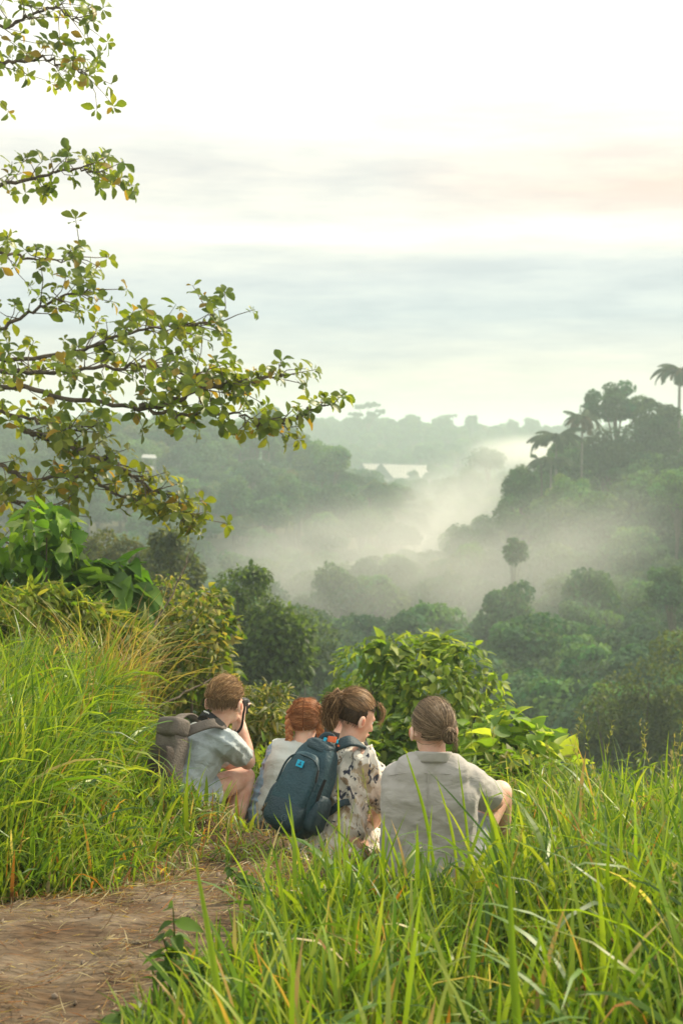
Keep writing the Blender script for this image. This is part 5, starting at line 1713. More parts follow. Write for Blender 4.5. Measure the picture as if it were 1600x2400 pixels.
def blades_arrays(base, L, w, az, lean, curl, col, segs=6, twist=None):
    n = len(base)
    t_ = np.linspace(0, 1, segs + 1)
    th = lean[:, None] + curl[:, None] * t_[None] ** 1.4
    ds = L[:, None] / segs
    hx = np.cumsum(np.sin(th) * ds, 1) - np.sin(th[:, :1]) * ds
    hz = np.cumsum(np.cos(th) * ds, 1) - np.cos(th[:, :1]) * ds
    h = np.stack([np.cos(az), np.sin(az)], -1)
    mid = np.zeros((n, segs + 1, 3))
    mid[:, :, :2] = base[:, None, :2] + hx[..., None] * h[:, None]
    mid[:, :, 2] = base[:, None, 2] + hz
    tw = (twist if twist is not None else np.zeros(n))[:, None] + 1.3 * t_[None] * np.sin(az * 7)[:, None]
    side = np.stack([-np.sin(az), np.cos(az), np.zeros(n)], -1)
    nor = np.stack([-np.cos(th) * h[:, :1], -np.cos(th) * h[:, 1:], np.sin(th)], -1)
    wd = side[:, None] * np.cos(tw)[..., None] + nor * np.sin(tw)[..., None]
    prof = np.interp(t_, [0, .12, .45, .8, 1], [.55, .9, 1, .6, .03])
    off = wd * (w[:, None] * prof[None] * .5)[..., None]
    v = np.stack([mid - off, mid + off], 2).reshape(-1, 3)
    b = (np.arange(n) * (segs + 1) * 2)[:, None] + (np.arange(segs) * 2)[None]
    f = np.stack([b, b + 1, b + 3, b + 2], -1).reshape(-1, 4)
    c = np.repeat(col, (segs + 1) * 2, 0).reshape(n, segs + 1, 2, 3)
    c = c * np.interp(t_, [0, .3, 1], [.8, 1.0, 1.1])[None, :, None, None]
    return v, f, c.reshape(-1, 3)


GREENS = np.array([(.155, .245, .022), (.10, .19, .02), (.22, .305, .03), (.055, .12, .018), (.185, .275, .025), (.115, .205, .04), (.28, .335, .055)])
DRY = np.array([(.42, .33, .16), (.34, .20, .07), (.30, .13, .04), (.5, .42, .24)])


def grass_cols(n, seed, dry=.06, bright=1.0):
    g_ = np.random.default_rng(seed)
    c = GREENS[g_.integers(0, len(GREENS), n)] * bright
    m_ = g_.random(n) < dry
    c[m_] = DRY[g_.integers(0, len(DRY), m_.sum())]
    return c * (.72 + .56 * g_.random((n, 1)))


SEATS = [(.34, 5.74, .34, .30), (-.06, 6.42, .42, .42), (-.30, 7.2, .36, .36), (.05, 7.3, .3, .3), (-.75, 6.9, .26, .34)]


def seat_dist(x, y):
    d = np.full(np.shape(x), 9.0)
    for sx, sy, rx, ry in SEATS:
        d = np.minimum(d, np.hypot((x - sx) / rx, (y - sy) / ry))
    return d


def on_path(x, y):
    return (x > path_left(y)) & (x < path_right(y)) & (y < 7.5)


def grass_right(n, seed, hscale, wmin, wmax, segs, dry, name, label, short=False):
    g_ = np.random.default_rng(seed)
    y = 2.1 + 6.3 * g_.random(n * 3) ** .95
    x = -1.0 + (1.9 + .33 * y) * g_.random(n * 3)
    clump = .5 + .5 * bumpy(x, y, .16) * bumpy(x + 5, y + 3, .37)
    ok = (x > path_right(y) + .03 + .10 * (clump - .5)) & (seat_dist(x, y) > 1.0) & (g_.random(n * 3) < .35 + .75 * clump)
    ok &= ~((x < .55) & (y > 5.3) & (g_.random(n * 3) < .55) & (not short))
    ok &= ~((y > 7.2) & (x < .9) & (g_.random(n * 3) < .5))
    x, y = x[ok][:n], y[ok][:n]
    n = len(x)
    side = smooth((x - .25) / .8)
    hh = .27 + .21 * side
    hh = hh * np.interp(y, [2.2, 3.4, 4.6, 5.3, 6.5, 8], [.75, .95, 1.0, .95, .95, .8])
    hh = hh * (1 - .55 * np.exp(-((x - .25) / .55) ** 2 - ((y - 5.55) / .7) ** 2) * (1 - side * .5))
    hh = hh * (1 - .5 * np.exp(-((x + .25) / .35) ** 2 - ((y - 5.8) / .8) ** 2))
    hh = hh * (1 - .30 * smooth((y - 4.6) / .8) * smooth((x - .4) / .4)) * (.5 + .5 * smooth((x - path_right(y)) / .3))
    hh = hh * (1 - .42 * smooth((y - 5.0) / .8) * smooth((1.15 - x) / .5) * smooth((x - .3) / .3))
    hh = hh * (.72 + .42 * (.5 + .5 * bumpy(x + 1, y + 2, .19)) + .12 * bumpy(x, y, .45))
    L = hh * hscale * (.45 + .5 * g_.random(n) + .55 * g_.random(n) ** 3)
    base = np.stack([x, y, ground_z(x, y) - .01], -1)
    az = g_.random(n) * 6.283
    lean = np.abs(g_.normal(size=n)) * .24
    curl = np.abs(g_.normal(size=n)) * .5 + .1
    floppy = g_.random(n) < .2
    curl[floppy] += 1.1
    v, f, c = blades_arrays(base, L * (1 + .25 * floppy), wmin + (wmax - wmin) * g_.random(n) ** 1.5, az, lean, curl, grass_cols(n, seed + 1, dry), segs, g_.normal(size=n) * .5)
    return tag(link(name, mesh_np(name, v, f, c, [M_GRASS])), label, 'grass', kind='stuff')


grass_right(18000, 51, 1.15, .006, .020, 6, .05, 'tall_grass', 'tall bright green grass right of the path in front of the group')
grass_right(25000, 52, .55, .003, .008, 3, .22, 'short_grass', 'short tangled grass at the foot of the tall blades', True)


def grass_left(n, seed, hscale, wmin, wmax, segs, dry, name, label):
    g_ = np.random.default_rng(seed)
    y = 4.9 + 6.0 * g_.random(n * 3) ** 1.1
    x = -3.6 + 3.4 * g_.random(n * 3)
    clump = .5 + .5 * bumpy(x, y, .2) * bumpy(x + 5, y + 3, .45)
    edge = path_left(y) - .05 - .12 * (clump - .4)
    ok = (x < edge) & (x > -.33 * y - .3) & (seat_dist(x, y) > 1.0) & (g_.random(n * 3) < .4 + .7 * clump)
    x, y, clump = x[ok][:n], y[ok][:n], clump[ok][:n]
    n = len(x)
    inner = smooth((path_left(y) - x) / .9)
    hh = .20 + .27 * inner
    hh *= np.interp(y, [5, 6.5, 7.6, 8.6, 10.5], [.95, 1.05, .95, .72, .6]) * (.75 + .5 * clump)
    # lower around the crouching man so that he stays in view
    hh *= 1 - .55 * np.exp(-((x + .80) / .36) ** 2 - ((y - 6.4) / .7) ** 2)
    L = hh * hscale * (.5 + .55 * g_.random(n) + .5 * g_.random(n) ** 3)
    base = np.stack([x, y, ground_z(x, y) - .01], -1)
    az = np.where(g_.random(n) < .45, -.7 + g_.normal(size=n) * .9, g_.random(n) * 6.283)
    lean = np.abs(g_.normal(size=n)) * .26
    curl = np.abs(g_.normal(size=n)) * .55 + .15
    fl = g_.random(n) < .24
    curl[fl] += 1.2
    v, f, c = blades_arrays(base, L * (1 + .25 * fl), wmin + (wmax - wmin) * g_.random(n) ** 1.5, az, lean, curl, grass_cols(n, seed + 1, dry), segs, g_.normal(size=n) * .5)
    return tag(link(name, mesh_np(name, v, f, c, [M_GRASS])), label, 'grass', kind='stuff')


grass_left(25000, 61, 1.1, .005, .016, 6, .03, 'bank_grass', 'long drooping green grass on the bank left of the path')
grass_left(23000, 62, .55, .003, .008, 3, .28, 'bank_undergrass', 'short grass with dry stalks under the bank grass')

# seeding stalks above the grass
g_ = np.random.default_rng(77)
MBs = MB()
for i in range(60):
    if i < 34:
        y_ = 3.2 + 3.6 * g_.random(); x_ = .1 + (.27 * y_ - .1) * g_.random()
        h_ = .42 + .25 * g_.random()
    else:
        y_ = 5.8 + 3.4 * g_.random(); x_ = -.30 * y_ + (.30 * y_ - 1.1) * g_.random()
        h_ = .5 + .3 * g_.random()
    if x_ < path_right(y_) and x_ > path_left(y_):
        continue
    if (.05 < x_ < .62 and y_ > 4.4) or (x_ < .1 and x_ > -.9):
        continue
    a_ = g_.random() * 6.28; le = .06 + .12 * g_.random()
    b0 = np.array([x_, y_, gz(x_, y_)])
    tp_ = b0 + np.array([math.cos(a_) * le, math.sin(a_) * le, h_])
    sp_ = spline([b0, (b0 + tp_) / 2 + np.array([0, 0, .04]), tp_], 8)
    v, f = tube(sp_, np.linspace(.0016, .0007, 8), 3); sc_ = GREENS[2]
    MBs.add(v, f, sc_)
    ns_ = 16; tt = .72 + .28 * g_.random(ns_)
    pp_ = np.array([[np.interp(q, np.linspace(0, 1, 8), sp_[:, k]) for k in range(3)] for q in tt])
    dv = norm(g_.normal(size=(ns_, 3)) * .5 + np.array([math.cos(a_) * .3, math.sin(a_) * .3, .9]))
    lv_, lf_, lc_ = leaves_arrays('lance', pp_, dv, norm(g_.normal(size=(ns_, 3))), np.full(ns_, .022), np.repeat(np.asarray([(.30, .30, .13), (.38, .33, .17), (.2, .25, .07)][i % 3])[None] * .9, ns_, 0), i)
    MBs.add(lv_, lf_, lc_)
tag(link('seeding_grass', MBs.mesh('seeding_grass', [M_GRASS])), 'thin seeding stalks rising above the grass', 'grass', kind='stuff')

# sparse trampled grass around the seats and along the path edges
g_ = np.random.default_rng(71)
n = 16000
x = -1.6 + 2.9 * g_.random(n); y = 5.0 + 2.7 * g_.random(n)
pd = np.minimum(np.abs(x - path_left(y)), np.abs(x - path_right(y)))
ok = (seat_dist(x, y) > .9) & ((y > 5.7) | (pd < .12)) & (g_.random(n) < .55)
x, y = x[ok], y[ok]; n = len(x)
v, f, c = blades_arrays(np.stack([x, y, ground_z(x, y)], -1), .05 + .16 * g_.random(n) + .10 * g_.random(n) * ((x < -.3) & (y > 6.0)), .003 + .006 * g_.random(n), g_.random(n) * 6.28, np.abs(g_.normal(size=n)) * .5, .3 + np.abs(g_.normal(size=n)) * .9, grass_cols(n, 72, .35), 4)
tag(link('trampled_grass', mesh_np('trampled_grass', v, f, c, [M_GRASS])), 'short trampled grass where the group sits', 'grass', kind='stuff')

# straw litter on the path
g_ = np.random.default_rng(73)
n = 12000
y = 2.6 + 4.6 * g_.random(n); s = g_.random(n)
x = path_left(y) * (1 - s) + path_right(y) * s + g_.normal(size=n) * .08
keep_ = g_.random(n) < .22 + .78 * np.clip(.35 + .65 * bumpy(x, y, .22) + 1.2 * (np.abs(s - .5) * 2) ** 3, 0, 1)
x, y = x[keep_], y[keep_]; n = len(x)
sc = DRY[g_.integers(0, 4, n)] * (.35 + .75 * g_.random((n, 1)))
v, f, c = blades_arrays(np.stack([x, y, ground_z(x, y) + .022 + .012 * g_.random(n)], -1), .02 + .10 * g_.random(n) ** 2, .0018 + .003 * g_.random(n), g_.normal(size=n) * 1.0, 1.35 + .25 * g_.random(n), g_.normal(size=n) * .3, sc, 3)
tag(link('straw_litter', mesh_np('straw_litter', v, f, c, [M_GRASS])), 'dry straw scattered over the bare path', 'straw', kind='stuff')


def blade_mesh(L, w, lean, curl, col, twist=0.0, segs=9):
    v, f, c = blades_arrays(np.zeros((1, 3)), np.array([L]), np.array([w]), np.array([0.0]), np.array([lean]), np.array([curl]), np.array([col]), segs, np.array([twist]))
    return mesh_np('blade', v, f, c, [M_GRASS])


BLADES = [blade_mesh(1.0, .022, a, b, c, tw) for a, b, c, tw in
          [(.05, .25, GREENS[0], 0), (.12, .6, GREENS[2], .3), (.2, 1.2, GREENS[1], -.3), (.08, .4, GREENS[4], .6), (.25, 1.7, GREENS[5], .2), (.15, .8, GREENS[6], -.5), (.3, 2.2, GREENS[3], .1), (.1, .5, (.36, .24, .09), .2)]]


def grass_clump(label, u, D, nb, h, seed, spread=.10, wide=1.0, name='grass_clump', mats_ix=None, group=None, maxlean=.35):
    g_ = np.random.default_rng(seed)
    x = (u - 800) / FOC * D
    z = float(ground_z(np.array([x]), np.array([D]))[0])
    rt = root(name, (x, D, z - .01), label, 'grass clump', group)
    for i in range(nb):
        k = int(g_.integers(0, 7)) if g_.random() > .06 else 7
        o = bpy.data.objects.new('blade', BLADES[k])
        COL.objects.link(o)
        o.parent = rt
        r, a = spread * math.sqrt(g_.random()), g_.random() * 6.283
        o.location = (r * math.cos(a), r * math.sin(a), 0)
        o.rotation_euler = (g_.normal() * .12, g_.normal() * .12, a + g_.normal() * .8)
        L = h * (.6 + .55 * g_.random())
        o.scale = (L, wide * (.5 + .45 * g_.random()), L)
    return rt


CLUMPS = []
for i, (u, D, nb, h, lab) in enumerate([
        (560, 3.35, 9, .52, 'tall grass clump at the bottom edge beside the earth path'),
        (700, 3.2, 16, .46, 'tall grass clump at the bottom below the teal backpack'),
        (820, 3.5, 16, .48, 'thick blades of grass at the bottom middle'),
        (960, 3.15, 16, .46, 'tall grass clump at the bottom below the grey shirt'),
        (1130, 3.5, 14, .52, 'upright broad blades below the grey shirted person'),
        (1255, 3.05, 10, .66, 'tall broad blades rising from the bottom right of the middle'),
        (1400, 3.5, 16, .55, 'dense grass clump in the lower right'),
        (1560, 3.3, 16, .58, 'dark dense grass clump in the bottom right corner'),
        (690, 4.7, 14, .42, 'grass clump standing in front of the teal backpack'),
        (850, 4.75, 14, .46, 'grass clump in front of the floral dress'),
        (1010, 4.7, 14, .48, 'grass clump just in front of the grey shirt'),
        (1215, 4.8, 12, .62, 'tallest grass clump right of the grey shirted person'),
        (1340, 5.2, 16, .55, 'grass clump at the right with arching tips'),
        (1480, 5.4, 16, .62, 'tall seeding grass near the right edge'),
        (1590, 5.8, 14, .6, 'tall grass clump at the right edge'),
        (360, 6.1, 16, .42, 'grass clump beside the grey backpack'),
        (60, 6.0, 16, .6, 'bank grass clump at the left edge of the photo'),
        (210, 6.6, 16, .62, 'bright grass clump halfway along the left bank'),
        (455, 6.45, 18, .20, 'low grass clump hiding the feet of the crouching man'),
        (535, 6.5, 16, .18, 'low grass clump below the knee of the crouching man')]):
    CLUMPS.append(grass_clump(lab, u, D, nb + 4, h * .95, 300 + i, spread=.14, wide=1.15))

# single tall blades that stand out against the people and at the bottom edge
HEROES = [((1035, 5.0), (945, 1745), .013, 0), ((1085, 5.0), (1020, 1815), .011, 2), ((1115, 4.9), (1072, 1772), .010, 4), ((1222, 4.9), (1183, 1752), .010, 0), ((1252, 3.2), (1190, 1985), .024, 0),
          ((545, 3.3), (453, 1985), .019, 4), ((800, 4.9), (791, 1812), .010, 2), ((735, 4.9), (640, 1905), .012, 0), ((880, 4.9), (742, 1900), .012, 5), ((790, 4.8), (782, 1945), .012, 4), ((705, 4.8), (668, 1880), .009, 2),
          ((1190, 5.0), (1122, 1832), .011, 0), ((1300, 5.4), (1262, 1800), .009, 5), ((1520, 5.2), (1532, 1788), .012, 2), ((1005, 5.0), (1012, 1885), .010, 4), ((1460, 5.4), (1474, 1745), .008, 2), ((1590, 5.2), (1578, 1770), .010, 0),
          ((1350, 4.6), (1330, 1840), .012, 4), ((820, 3.9), (868, 2010), .016, 0), ((690, 3.6), (650, 2020), .015, 2), ((930, 3.4), (990, 2060), .017, 4), ((1420, 3.6), (1395, 2010), .017, 2), ((1090, 3.6), (1140, 2040), .016, 5), ((300, 6.2), (262, 1700), .010, 2), ((120, 6.0), (108, 1560), .010, 4), ((400, 6.3), (412, 1790), .009, 0)]
for i, ((u0_, D_), (ut, vt), w_, ci) in enumerate(HEROES):
    x0_ = (u0_ - 800) / FOC * D_
    b0 = np.array([x0_, D_, gz(x0_, D_)])
    tp_ = np.array(tuple(P(ut, vt, D_)))
    gg_ = np.random.default_rng(350 + i)
    md = (b0 + tp_) / 2 + np.array([(b0[0] - tp_[0]) * .12 + gg_.normal() * .01, gg_.normal() * .02, .03])
    sp_ = spline([b0, md, tp_], 12) - b0
    t_ = np.linspace(0, 1, 12)
    an_ = gg_.normal() * .5
    sd_ = np.array([math.cos(an_), math.sin(an_), 0])
    pr_ = np.interp(t_, [0, .15, .5, .85, 1], [.6, .95, 1, .5, .03]) * w_
    fo_ = np.array([0, 1, 0]) * .25
    vv_ = np.stack([sp_ - sd_ * pr_[:, None] * .5, sp_ + fo_ * pr_[:, None], sp_ + sd_ * pr_[:, None] * .5], 1).reshape(-1, 3)
    k_ = np.arange(11)[:, None] * 3 + np.arange(2)[None]
    near_ = min(CLUMPS, key=lambda q_: (q_.location.x - b0[0]) ** 2 + (q_.location.y - b0[1]) ** 2)
    o = link('blade', mesh_np('blade', vv_, np.stack([k_, k_ + 1, k_ + 4, k_ + 3], -1).reshape(-1, 4), np.full((36, 3), GREENS[ci] * 1.1), [M_GRASS]), near_)
    o.location = Vector(b0) - near_.location

# dry straw coloured tussock on the bank
g_ = np.random.default_rng(81)
tp = P(235, 1640, 8.1)
rt = root('dry_grass_tussock', (tp.x, tp.y, float(ground_z(np.array([tp.x]), np.array([tp.y]))[0])), 'dry straw coloured grass tussock on the bank left of the crouching man', 'grass tussock')
DBL = [blade_mesh(1.0, .012, a, b, c, tw) for a, b, c, tw in [(.1, 1.0, (.42, .34, .14), 0), (.3, 1.6, (.36, .22, .08), .3), (.15, .7, (.30, .30, .08), -.3), (.35, 2.1, (.45, .30, .13), .5), (.2, 1.4, (.22, .25, .06), .2)]]
n = 520
v, f, c = blades_arrays(np.stack([g_.normal(size=n) * .14, g_.normal(size=n) * .13, np.zeros(n) - .02], -1), .45 + .5 * g_.random(n), .003 + .006 * g_.random(n), g_.random(n) * 6.28, .05 + .25 * np.abs(g_.normal(size=n)), .5 + 1.2 * g_.random(n), np.array([(.42, .34, .15), (.36, .22, .09), (.26, .28, .07), (.2, .25, .05)])[g_.integers(0, 4, n)] * (.7 + .5 * g_.random((n, 1))), 6)
fo = link('foliage', mesh_np('foliage', v, f, c, [M_GRASS]), rt); fo['kind'] = 'stuff'
for i in range(45):
    o = bpy.data.objects.new('blade', DBL[int(g_.integers(0, 5))]); COL.objects.link(o); o.parent = rt
    o.location = (g_.normal() * .12, g_.normal() * .1, -.02); L = .5 + .4 * g_.random()
    o.rotation_euler = (g_.normal() * .1, g_.normal() * .1, g_.random() * 6.28); o.scale = (L, .7, L)

# ------------------------------------------------------------------ shrubs and small trees near the ridge
PAL_HEART = [(.14, .23, .025), (.20, .29, .035), (.10, .18, .022), (.27, .33, .05), (.07, .13, .02), (.16, .25, .05)]
PAL_MID = [(.08, .15, .022), (.12, .19, .025), (.06, .11, .02), (.17, .22, .035), (.09, .155, .04)]
PAL_YEL = [(.19, .22, .035), (.14, .18, .03), (.25, .25, .05), (.10, .14, .025), (.28, .23, .07), (.36, .36, .20)]
PAL_DRK = [(.055, .10, .022), (.075, .125, .026), (.045, .08, .02), (.10, .155, .03)]


def px_shrub(name, label, D, blobs, count, kind, size, pal, seed, depth=.7, **kw):
    """blobs are (u, v, radius in px): leafy lobes seen at these places, spread in depth"""
    g_ = np.random.default_rng(seed)
    cs, rs = [], []
    for (u, v, rp_) in blobs:
        r = rp_ / FOC * D
        cs.append(P(u, v, D + g_.normal() * depth * .4)); rs.append((r, r * depth / max(depth, .7) * 1.0, r))
    b = np.mean([tuple(c) for c in cs], 0)
    base = (b[0], D, gz(b[0], D))
    return shrub(name, label, 'shrub', base, cs, rs, count, kind, size, pal, seed, **kw)


px_shrub('broadleaf_shrub', 'rounded bright green broadleaf shrub behind the seated group', 13,
         [(860, 1580, 80), (940, 1560, 75), (1010, 1545, 65), (1080, 1575, 70), (1130, 1635, 62), (1010, 1640, 95), (900, 1660, 85), (1095, 1700, 75), (830, 1650, 60), (980, 1720, 90), (880, 1740, 80), (1060, 1790, 90), (905, 1535, 40), (1040, 1530, 40)],
         2600, 'ovate', .13, [(.17, .27, .028), (.24, .34, .04), (.13, .22, .025), (.31, .37, .055), (.10, .18, .025), (.15, .23, .03), (.2, .28, .05)], 401, depth=.8, stems=6, fill=.6, jitter=.45)
px_shrub('heartleaf_shrub', 'heart leaved bright shrub beside the knees of the grey shirted person', 9.4,
         [(1130, 1730, 50), (1200, 1720, 55), (1250, 1760, 50), (1300, 1740, 32), (1180, 1790, 60), (1260, 1830, 55), (1320, 1800, 28), (1100, 1790, 45), (1210, 1860, 60)],
         430, 'heart', .165, [(.26, .40, .045), (.34, .46, .06), (.2, .33, .035), (.4, .48, .07), (.14, .25, .035)], 402, depth=.5, stems=5, fill=.3, jitter=.4)
px_shrub('heartleaf_shrub', 'small leafy shrub seen between the two women on the right', 10.2,
         [(915, 1740, 55), (960, 1720, 45), (890, 1790, 55), (940, 1800, 50)], 320, 'heart', .10, PAL_HEART + PAL_MID, 403, depth=.5, stems=3, fill=.3)
px_shrub('vine_shrub', 'big leaved vine shrub under the overhanging branches at the left edge', 9.7,
         [(40, 1330, 70), (110, 1260, 70), (130, 1330, 75), (90, 1220, 45), (210, 1370, 55), (20, 1400, 70), (150, 1410, 60)],
         380, 'heart', .15, [(.11, .24, .03), (.16, .30, .035), (.21, .35, .04), (.09, .19, .04), (.2, .28, .09)], 404, depth=.6, stems=5, fill=.3, jitter=.55)
px_shrub('vine_shrub', 'drooping big leaves above the dry tussock', 9.8,
         [(230, 1350, 40), (290, 1350, 42), (260, 1400, 45), (310, 1400, 30)], 120, 'heart', .2, [(.08, .19, .025), (.13, .24, .035), (.09, .17, .045)], 405, depth=.4, stems=3, fill=.3, jitter=.3)
px_shrub('tangled_shrub', 'yellowish tangled shrub behind the crouching man', 11.5,
         [(400, 1400, 60), (450, 1450, 70), (380, 1480, 70), (470, 1530, 70), (400, 1570, 80), (500, 1420, 45), (440, 1620, 80), (350, 1560, 60), (520, 1480, 40), (500, 1600, 60)],
         2400, 'ovate', .085, PAL_YEL + PAL_MID[:2], 406, depth=.8, stems=7, fill=.4, jitter=.7)
px_shrub('weedy_shrub', 'pale seeded weeds to the right of the crouching man', 10.0,
         [(590, 1650, 45), (640, 1640, 45), (560, 1700, 50), (620, 1710, 55), (670, 1690, 35), (600, 1770, 60), (655, 1750, 45)],
         1300, 'lance', .10, PAL_YEL + [(.11, .17, .03), (.3, .3, .2)], 407, depth=.5, stems=6, fill=.3, jitter=.7, up=.8)
px_shrub('weedy_shrub', 'fine leaved weeds along the top of the left bank', 9.0,
         [(30, 1440, 60), (100, 1430, 60), (170, 1440, 50), (60, 1490, 60), (140, 1500, 60), (220, 1470, 50), (10, 1500, 50), (290, 1500, 45)],
         1300, 'lance', .14, PAL_HEART[:4] + PAL_YEL[:3], 408, depth=.7, stems=8, fill=.1, jitter=1.0, up=1.1)

for i, (u0_, D_, lab_) in enumerate([(560, 8.6, 'low weeds at the ridge edge left of the red-haired woman'), (760, 9.0, 'low weeds behind the person in black'), (980, 8.3, 'low weeds at the ridge edge behind the grey shirt'),
                                  (1150, 8.5, 'low leafy weeds at the ridge edge near the drawn up knees'), (1330, 8.7, 'low leafy weeds at the ridge edge in front of the right slope'), (430, 9.2, 'low weeds under the tangled shrub')]):
    xx_ = (u0_ - 800) / FOC * D_
    zz_ = gz(xx_, D_)
    gg_ = np.random.default_rng(430 + i)
    cs_ = [Vector((xx_ + gg_.normal() * .3, D_ + gg_.normal() * .25, zz_ + .12 + .2 * gg_.random())) for _ in range(8)]
    shrub('low_weeds', lab_, 'weeds', (xx_, D_, zz_), cs_, [(.26, .26, .22)] * 8, 700, 'ovate' if i % 2 else 'lance', .08, PAL_HEART + PAL_YEL[:3], 440 + i, maxparts=80, stems=4, fill=.2, jitter=.7, up=.6)

# further down the slope: small trees with finer leaves
px_shrub('small_tree', 'dark round crowned small tree behind the crouching man', 33,
         [(555, 1385, 55), (590, 1370, 45), (530, 1420, 50), (600, 1440, 65), (560, 1490, 70), (640, 1470, 60), (680, 1490, 55), (700, 1530, 45), (620, 1540, 70), (540, 1560, 60), (670, 1570, 55), (600, 1350, 25)],
         5200, 'small', .17, PAL_DRK + PAL_MID[:2], 409, depth=1.6, stems=6, fill=.55, jitter=.7, maxparts=0)
px_shrub('small_tree', 'olive feathery tree beyond the dry tussock', 36,
         [(400, 1290, 50), (380, 1340, 60), (430, 1340, 50), (360, 1400, 60), (420, 1410, 60), (390, 1270, 30)],
         3000, 'small', .18, [(.075, .10, .03), (.10, .12, .035), (.055, .08, .025)], 410, depth=1.6, stems=5, fill=.5, jitter=.7, maxparts=0)
px_shrub('small_tree', 'pale olive tree rising above the big leaved vines', 42,
         [(250, 1290, 50), (300, 1320, 55), (230, 1340, 55), (320, 1370, 50), (200, 1300, 35)],
         2600, 'small', .2, [(.075, .10, .03), (.10, .12, .035), (.12, .12, .03)], 411, depth=1.6, stems=5, fill=.5, jitter=.7, maxparts=0)
px_shrub('small_tree', 'olive tree low at the right edge above the grass', 40,
         [(1520, 1600, 60), (1450, 1640, 60), (1580, 1530, 55), (1400, 1680, 50), (1500, 1700, 75), (1590, 1680, 70), (1430, 1740, 60), (1380, 1740, 40), (1540, 1780, 70)],
         4600, 'small', .18, [(.085, .12, .035), (.11, .14, .042), (.07, .10, .03)], 412, depth=1.6, stems=6, fill=.45, jitter=.8, maxparts=0)
px_shrub('small_tree', 'hazy small tree right of the dark round crown', 58,
         [(710, 1470, 50), (750, 1500, 40), (690, 1540, 60), (740, 1560, 50)],
         2000, 'small', .26, PAL_DRK, 413, depth=2, stems=4, fill=.5, jitter=.8, maxparts=0)

# pale dry leaves and small clods on the path
g_ = np.random.default_rng(88)
for lab, u, v_, D_, rz_ in (('pale curled dry leaf lying on the path edge', 572, 2112, 4.98, .3), ('pale dry leaf beside another on the path edge', 620, 2100, 5.03, .9)):
    q = P(u, v_, D_)
    tv, tq = leaf_template('lance', 7, .7, .3, int(u))
    o = link('dry_leaf', mesh_np('dry_leaf', tv * [.09, .085, .07], tq, np.full((len(tv), 3), (.55, .45, .3)), [M_LEAF]))
    o.location = (q.x, D_, gz(q.x, D_) + .045); o.rotation_euler = (.1, .2, rz_ - 1.5)
    tag(o, lab, 'leaf')
MBs = MB()
for i in range(500):
    y_ = 2.8 + 3.6 * g_.random(); s_ = g_.random()
    x_ = path_left(y_) * (1 - s_) + path_right(y_) * s_
    r_ = .002 + .009 * g_.random() ** 4
    v, f, cp = cap_arr((0, 0, -1e-4), (0, 0, 1e-4), 1, 1, 6, 3)
    v = v * r_ * (.6 + .7 * g_.random(3)) + g_.normal(size=v.shape) * r_ * .12 + np.array([x_, y_, gz(x_, y_) + .018])
    MBs.add(v, f, (1, 1, 1))
M_CLOD = noise_mat('clod', (.09, .06, .04), (.26, .21, .16), 30, .95)
tag(link('clods', MBs.mesh('clods', [M_CLOD])), 'small clods and grit on the path', 'grit', kind='stuff')

# seedlings on the path edge
for i, (lab, u, v, D, h, nl, kd, sz) in enumerate([
        ('leafy seedling with lobed leaves at the right edge of the path', 415, 2330, 3.95, .30, 46, 'ovate', .075),
        ('leafy weed at the path edge below the floral dress', 590, 2110, 5.0, .16, 60, 'ovate', .045),
        ('leafy weed in the grass at the bottom right of the path', 730, 2330, 3.7, .20, 50, 'ovate', .05),
        ('small bright seedling at the bottom edge of the path', 280, 2400, 3.8, .08, 9, 'ovate', .07),
        ('low green seedling in the grass at the left path edge', 120, 2060, 5.15, .12, 16, 'ovate', .06)]):
    g_ = np.random.default_rng(500 + i)
    q = P(u, v, D)
    z0 = gz(q.x, D)
    rt = root('seedling', (q.x, D, z0), lab, 'seedling')
    ns = 3 if nl > 20 else 1
    pos, dd, nn = [], [], []
    for k in range(ns):
        top = np.array([g_.normal() * .05 + (k - 1) * .04 * (ns > 1), g_.normal() * .04, h * (1 - .25 * k)])
        pts = spline([(0, 0, -.02), tuple(top * [.3, .3, .5]), tuple(top)], 8)
        vv, ff = tube(pts, np.linspace(.004, .0018, 8), 5)
        link('stem', mesh_np('stem', vv, ff, np.full((len(vv), 3), (.09, .13, .03)), [M_LEAF]), rt)
        m_ = nl // ns
        for j in range(m_):
            t_ = .35 + .65 * (j + 1) / m_
            b = pts[int(t_ * 7)]
            a = j * 2.4
            d_ = np.array([math.cos(a), math.sin(a), .15 - .5 * g_.random()])
            pos.append(b + np.array(rt.location)); dd.append(d_); nn.append((0, 0, 1) + g_.normal(size=3) * .25)
    plant_leaves(rt, kd, np.array(pos), norm(np.array(dd)), norm(np.array(nn)), sz * (.7 + .5 * g_.random(len(pos))), [(.08, .16, .02), (.12, .21, .025), (.06, .12, .02)], None, 300, 520 + i)

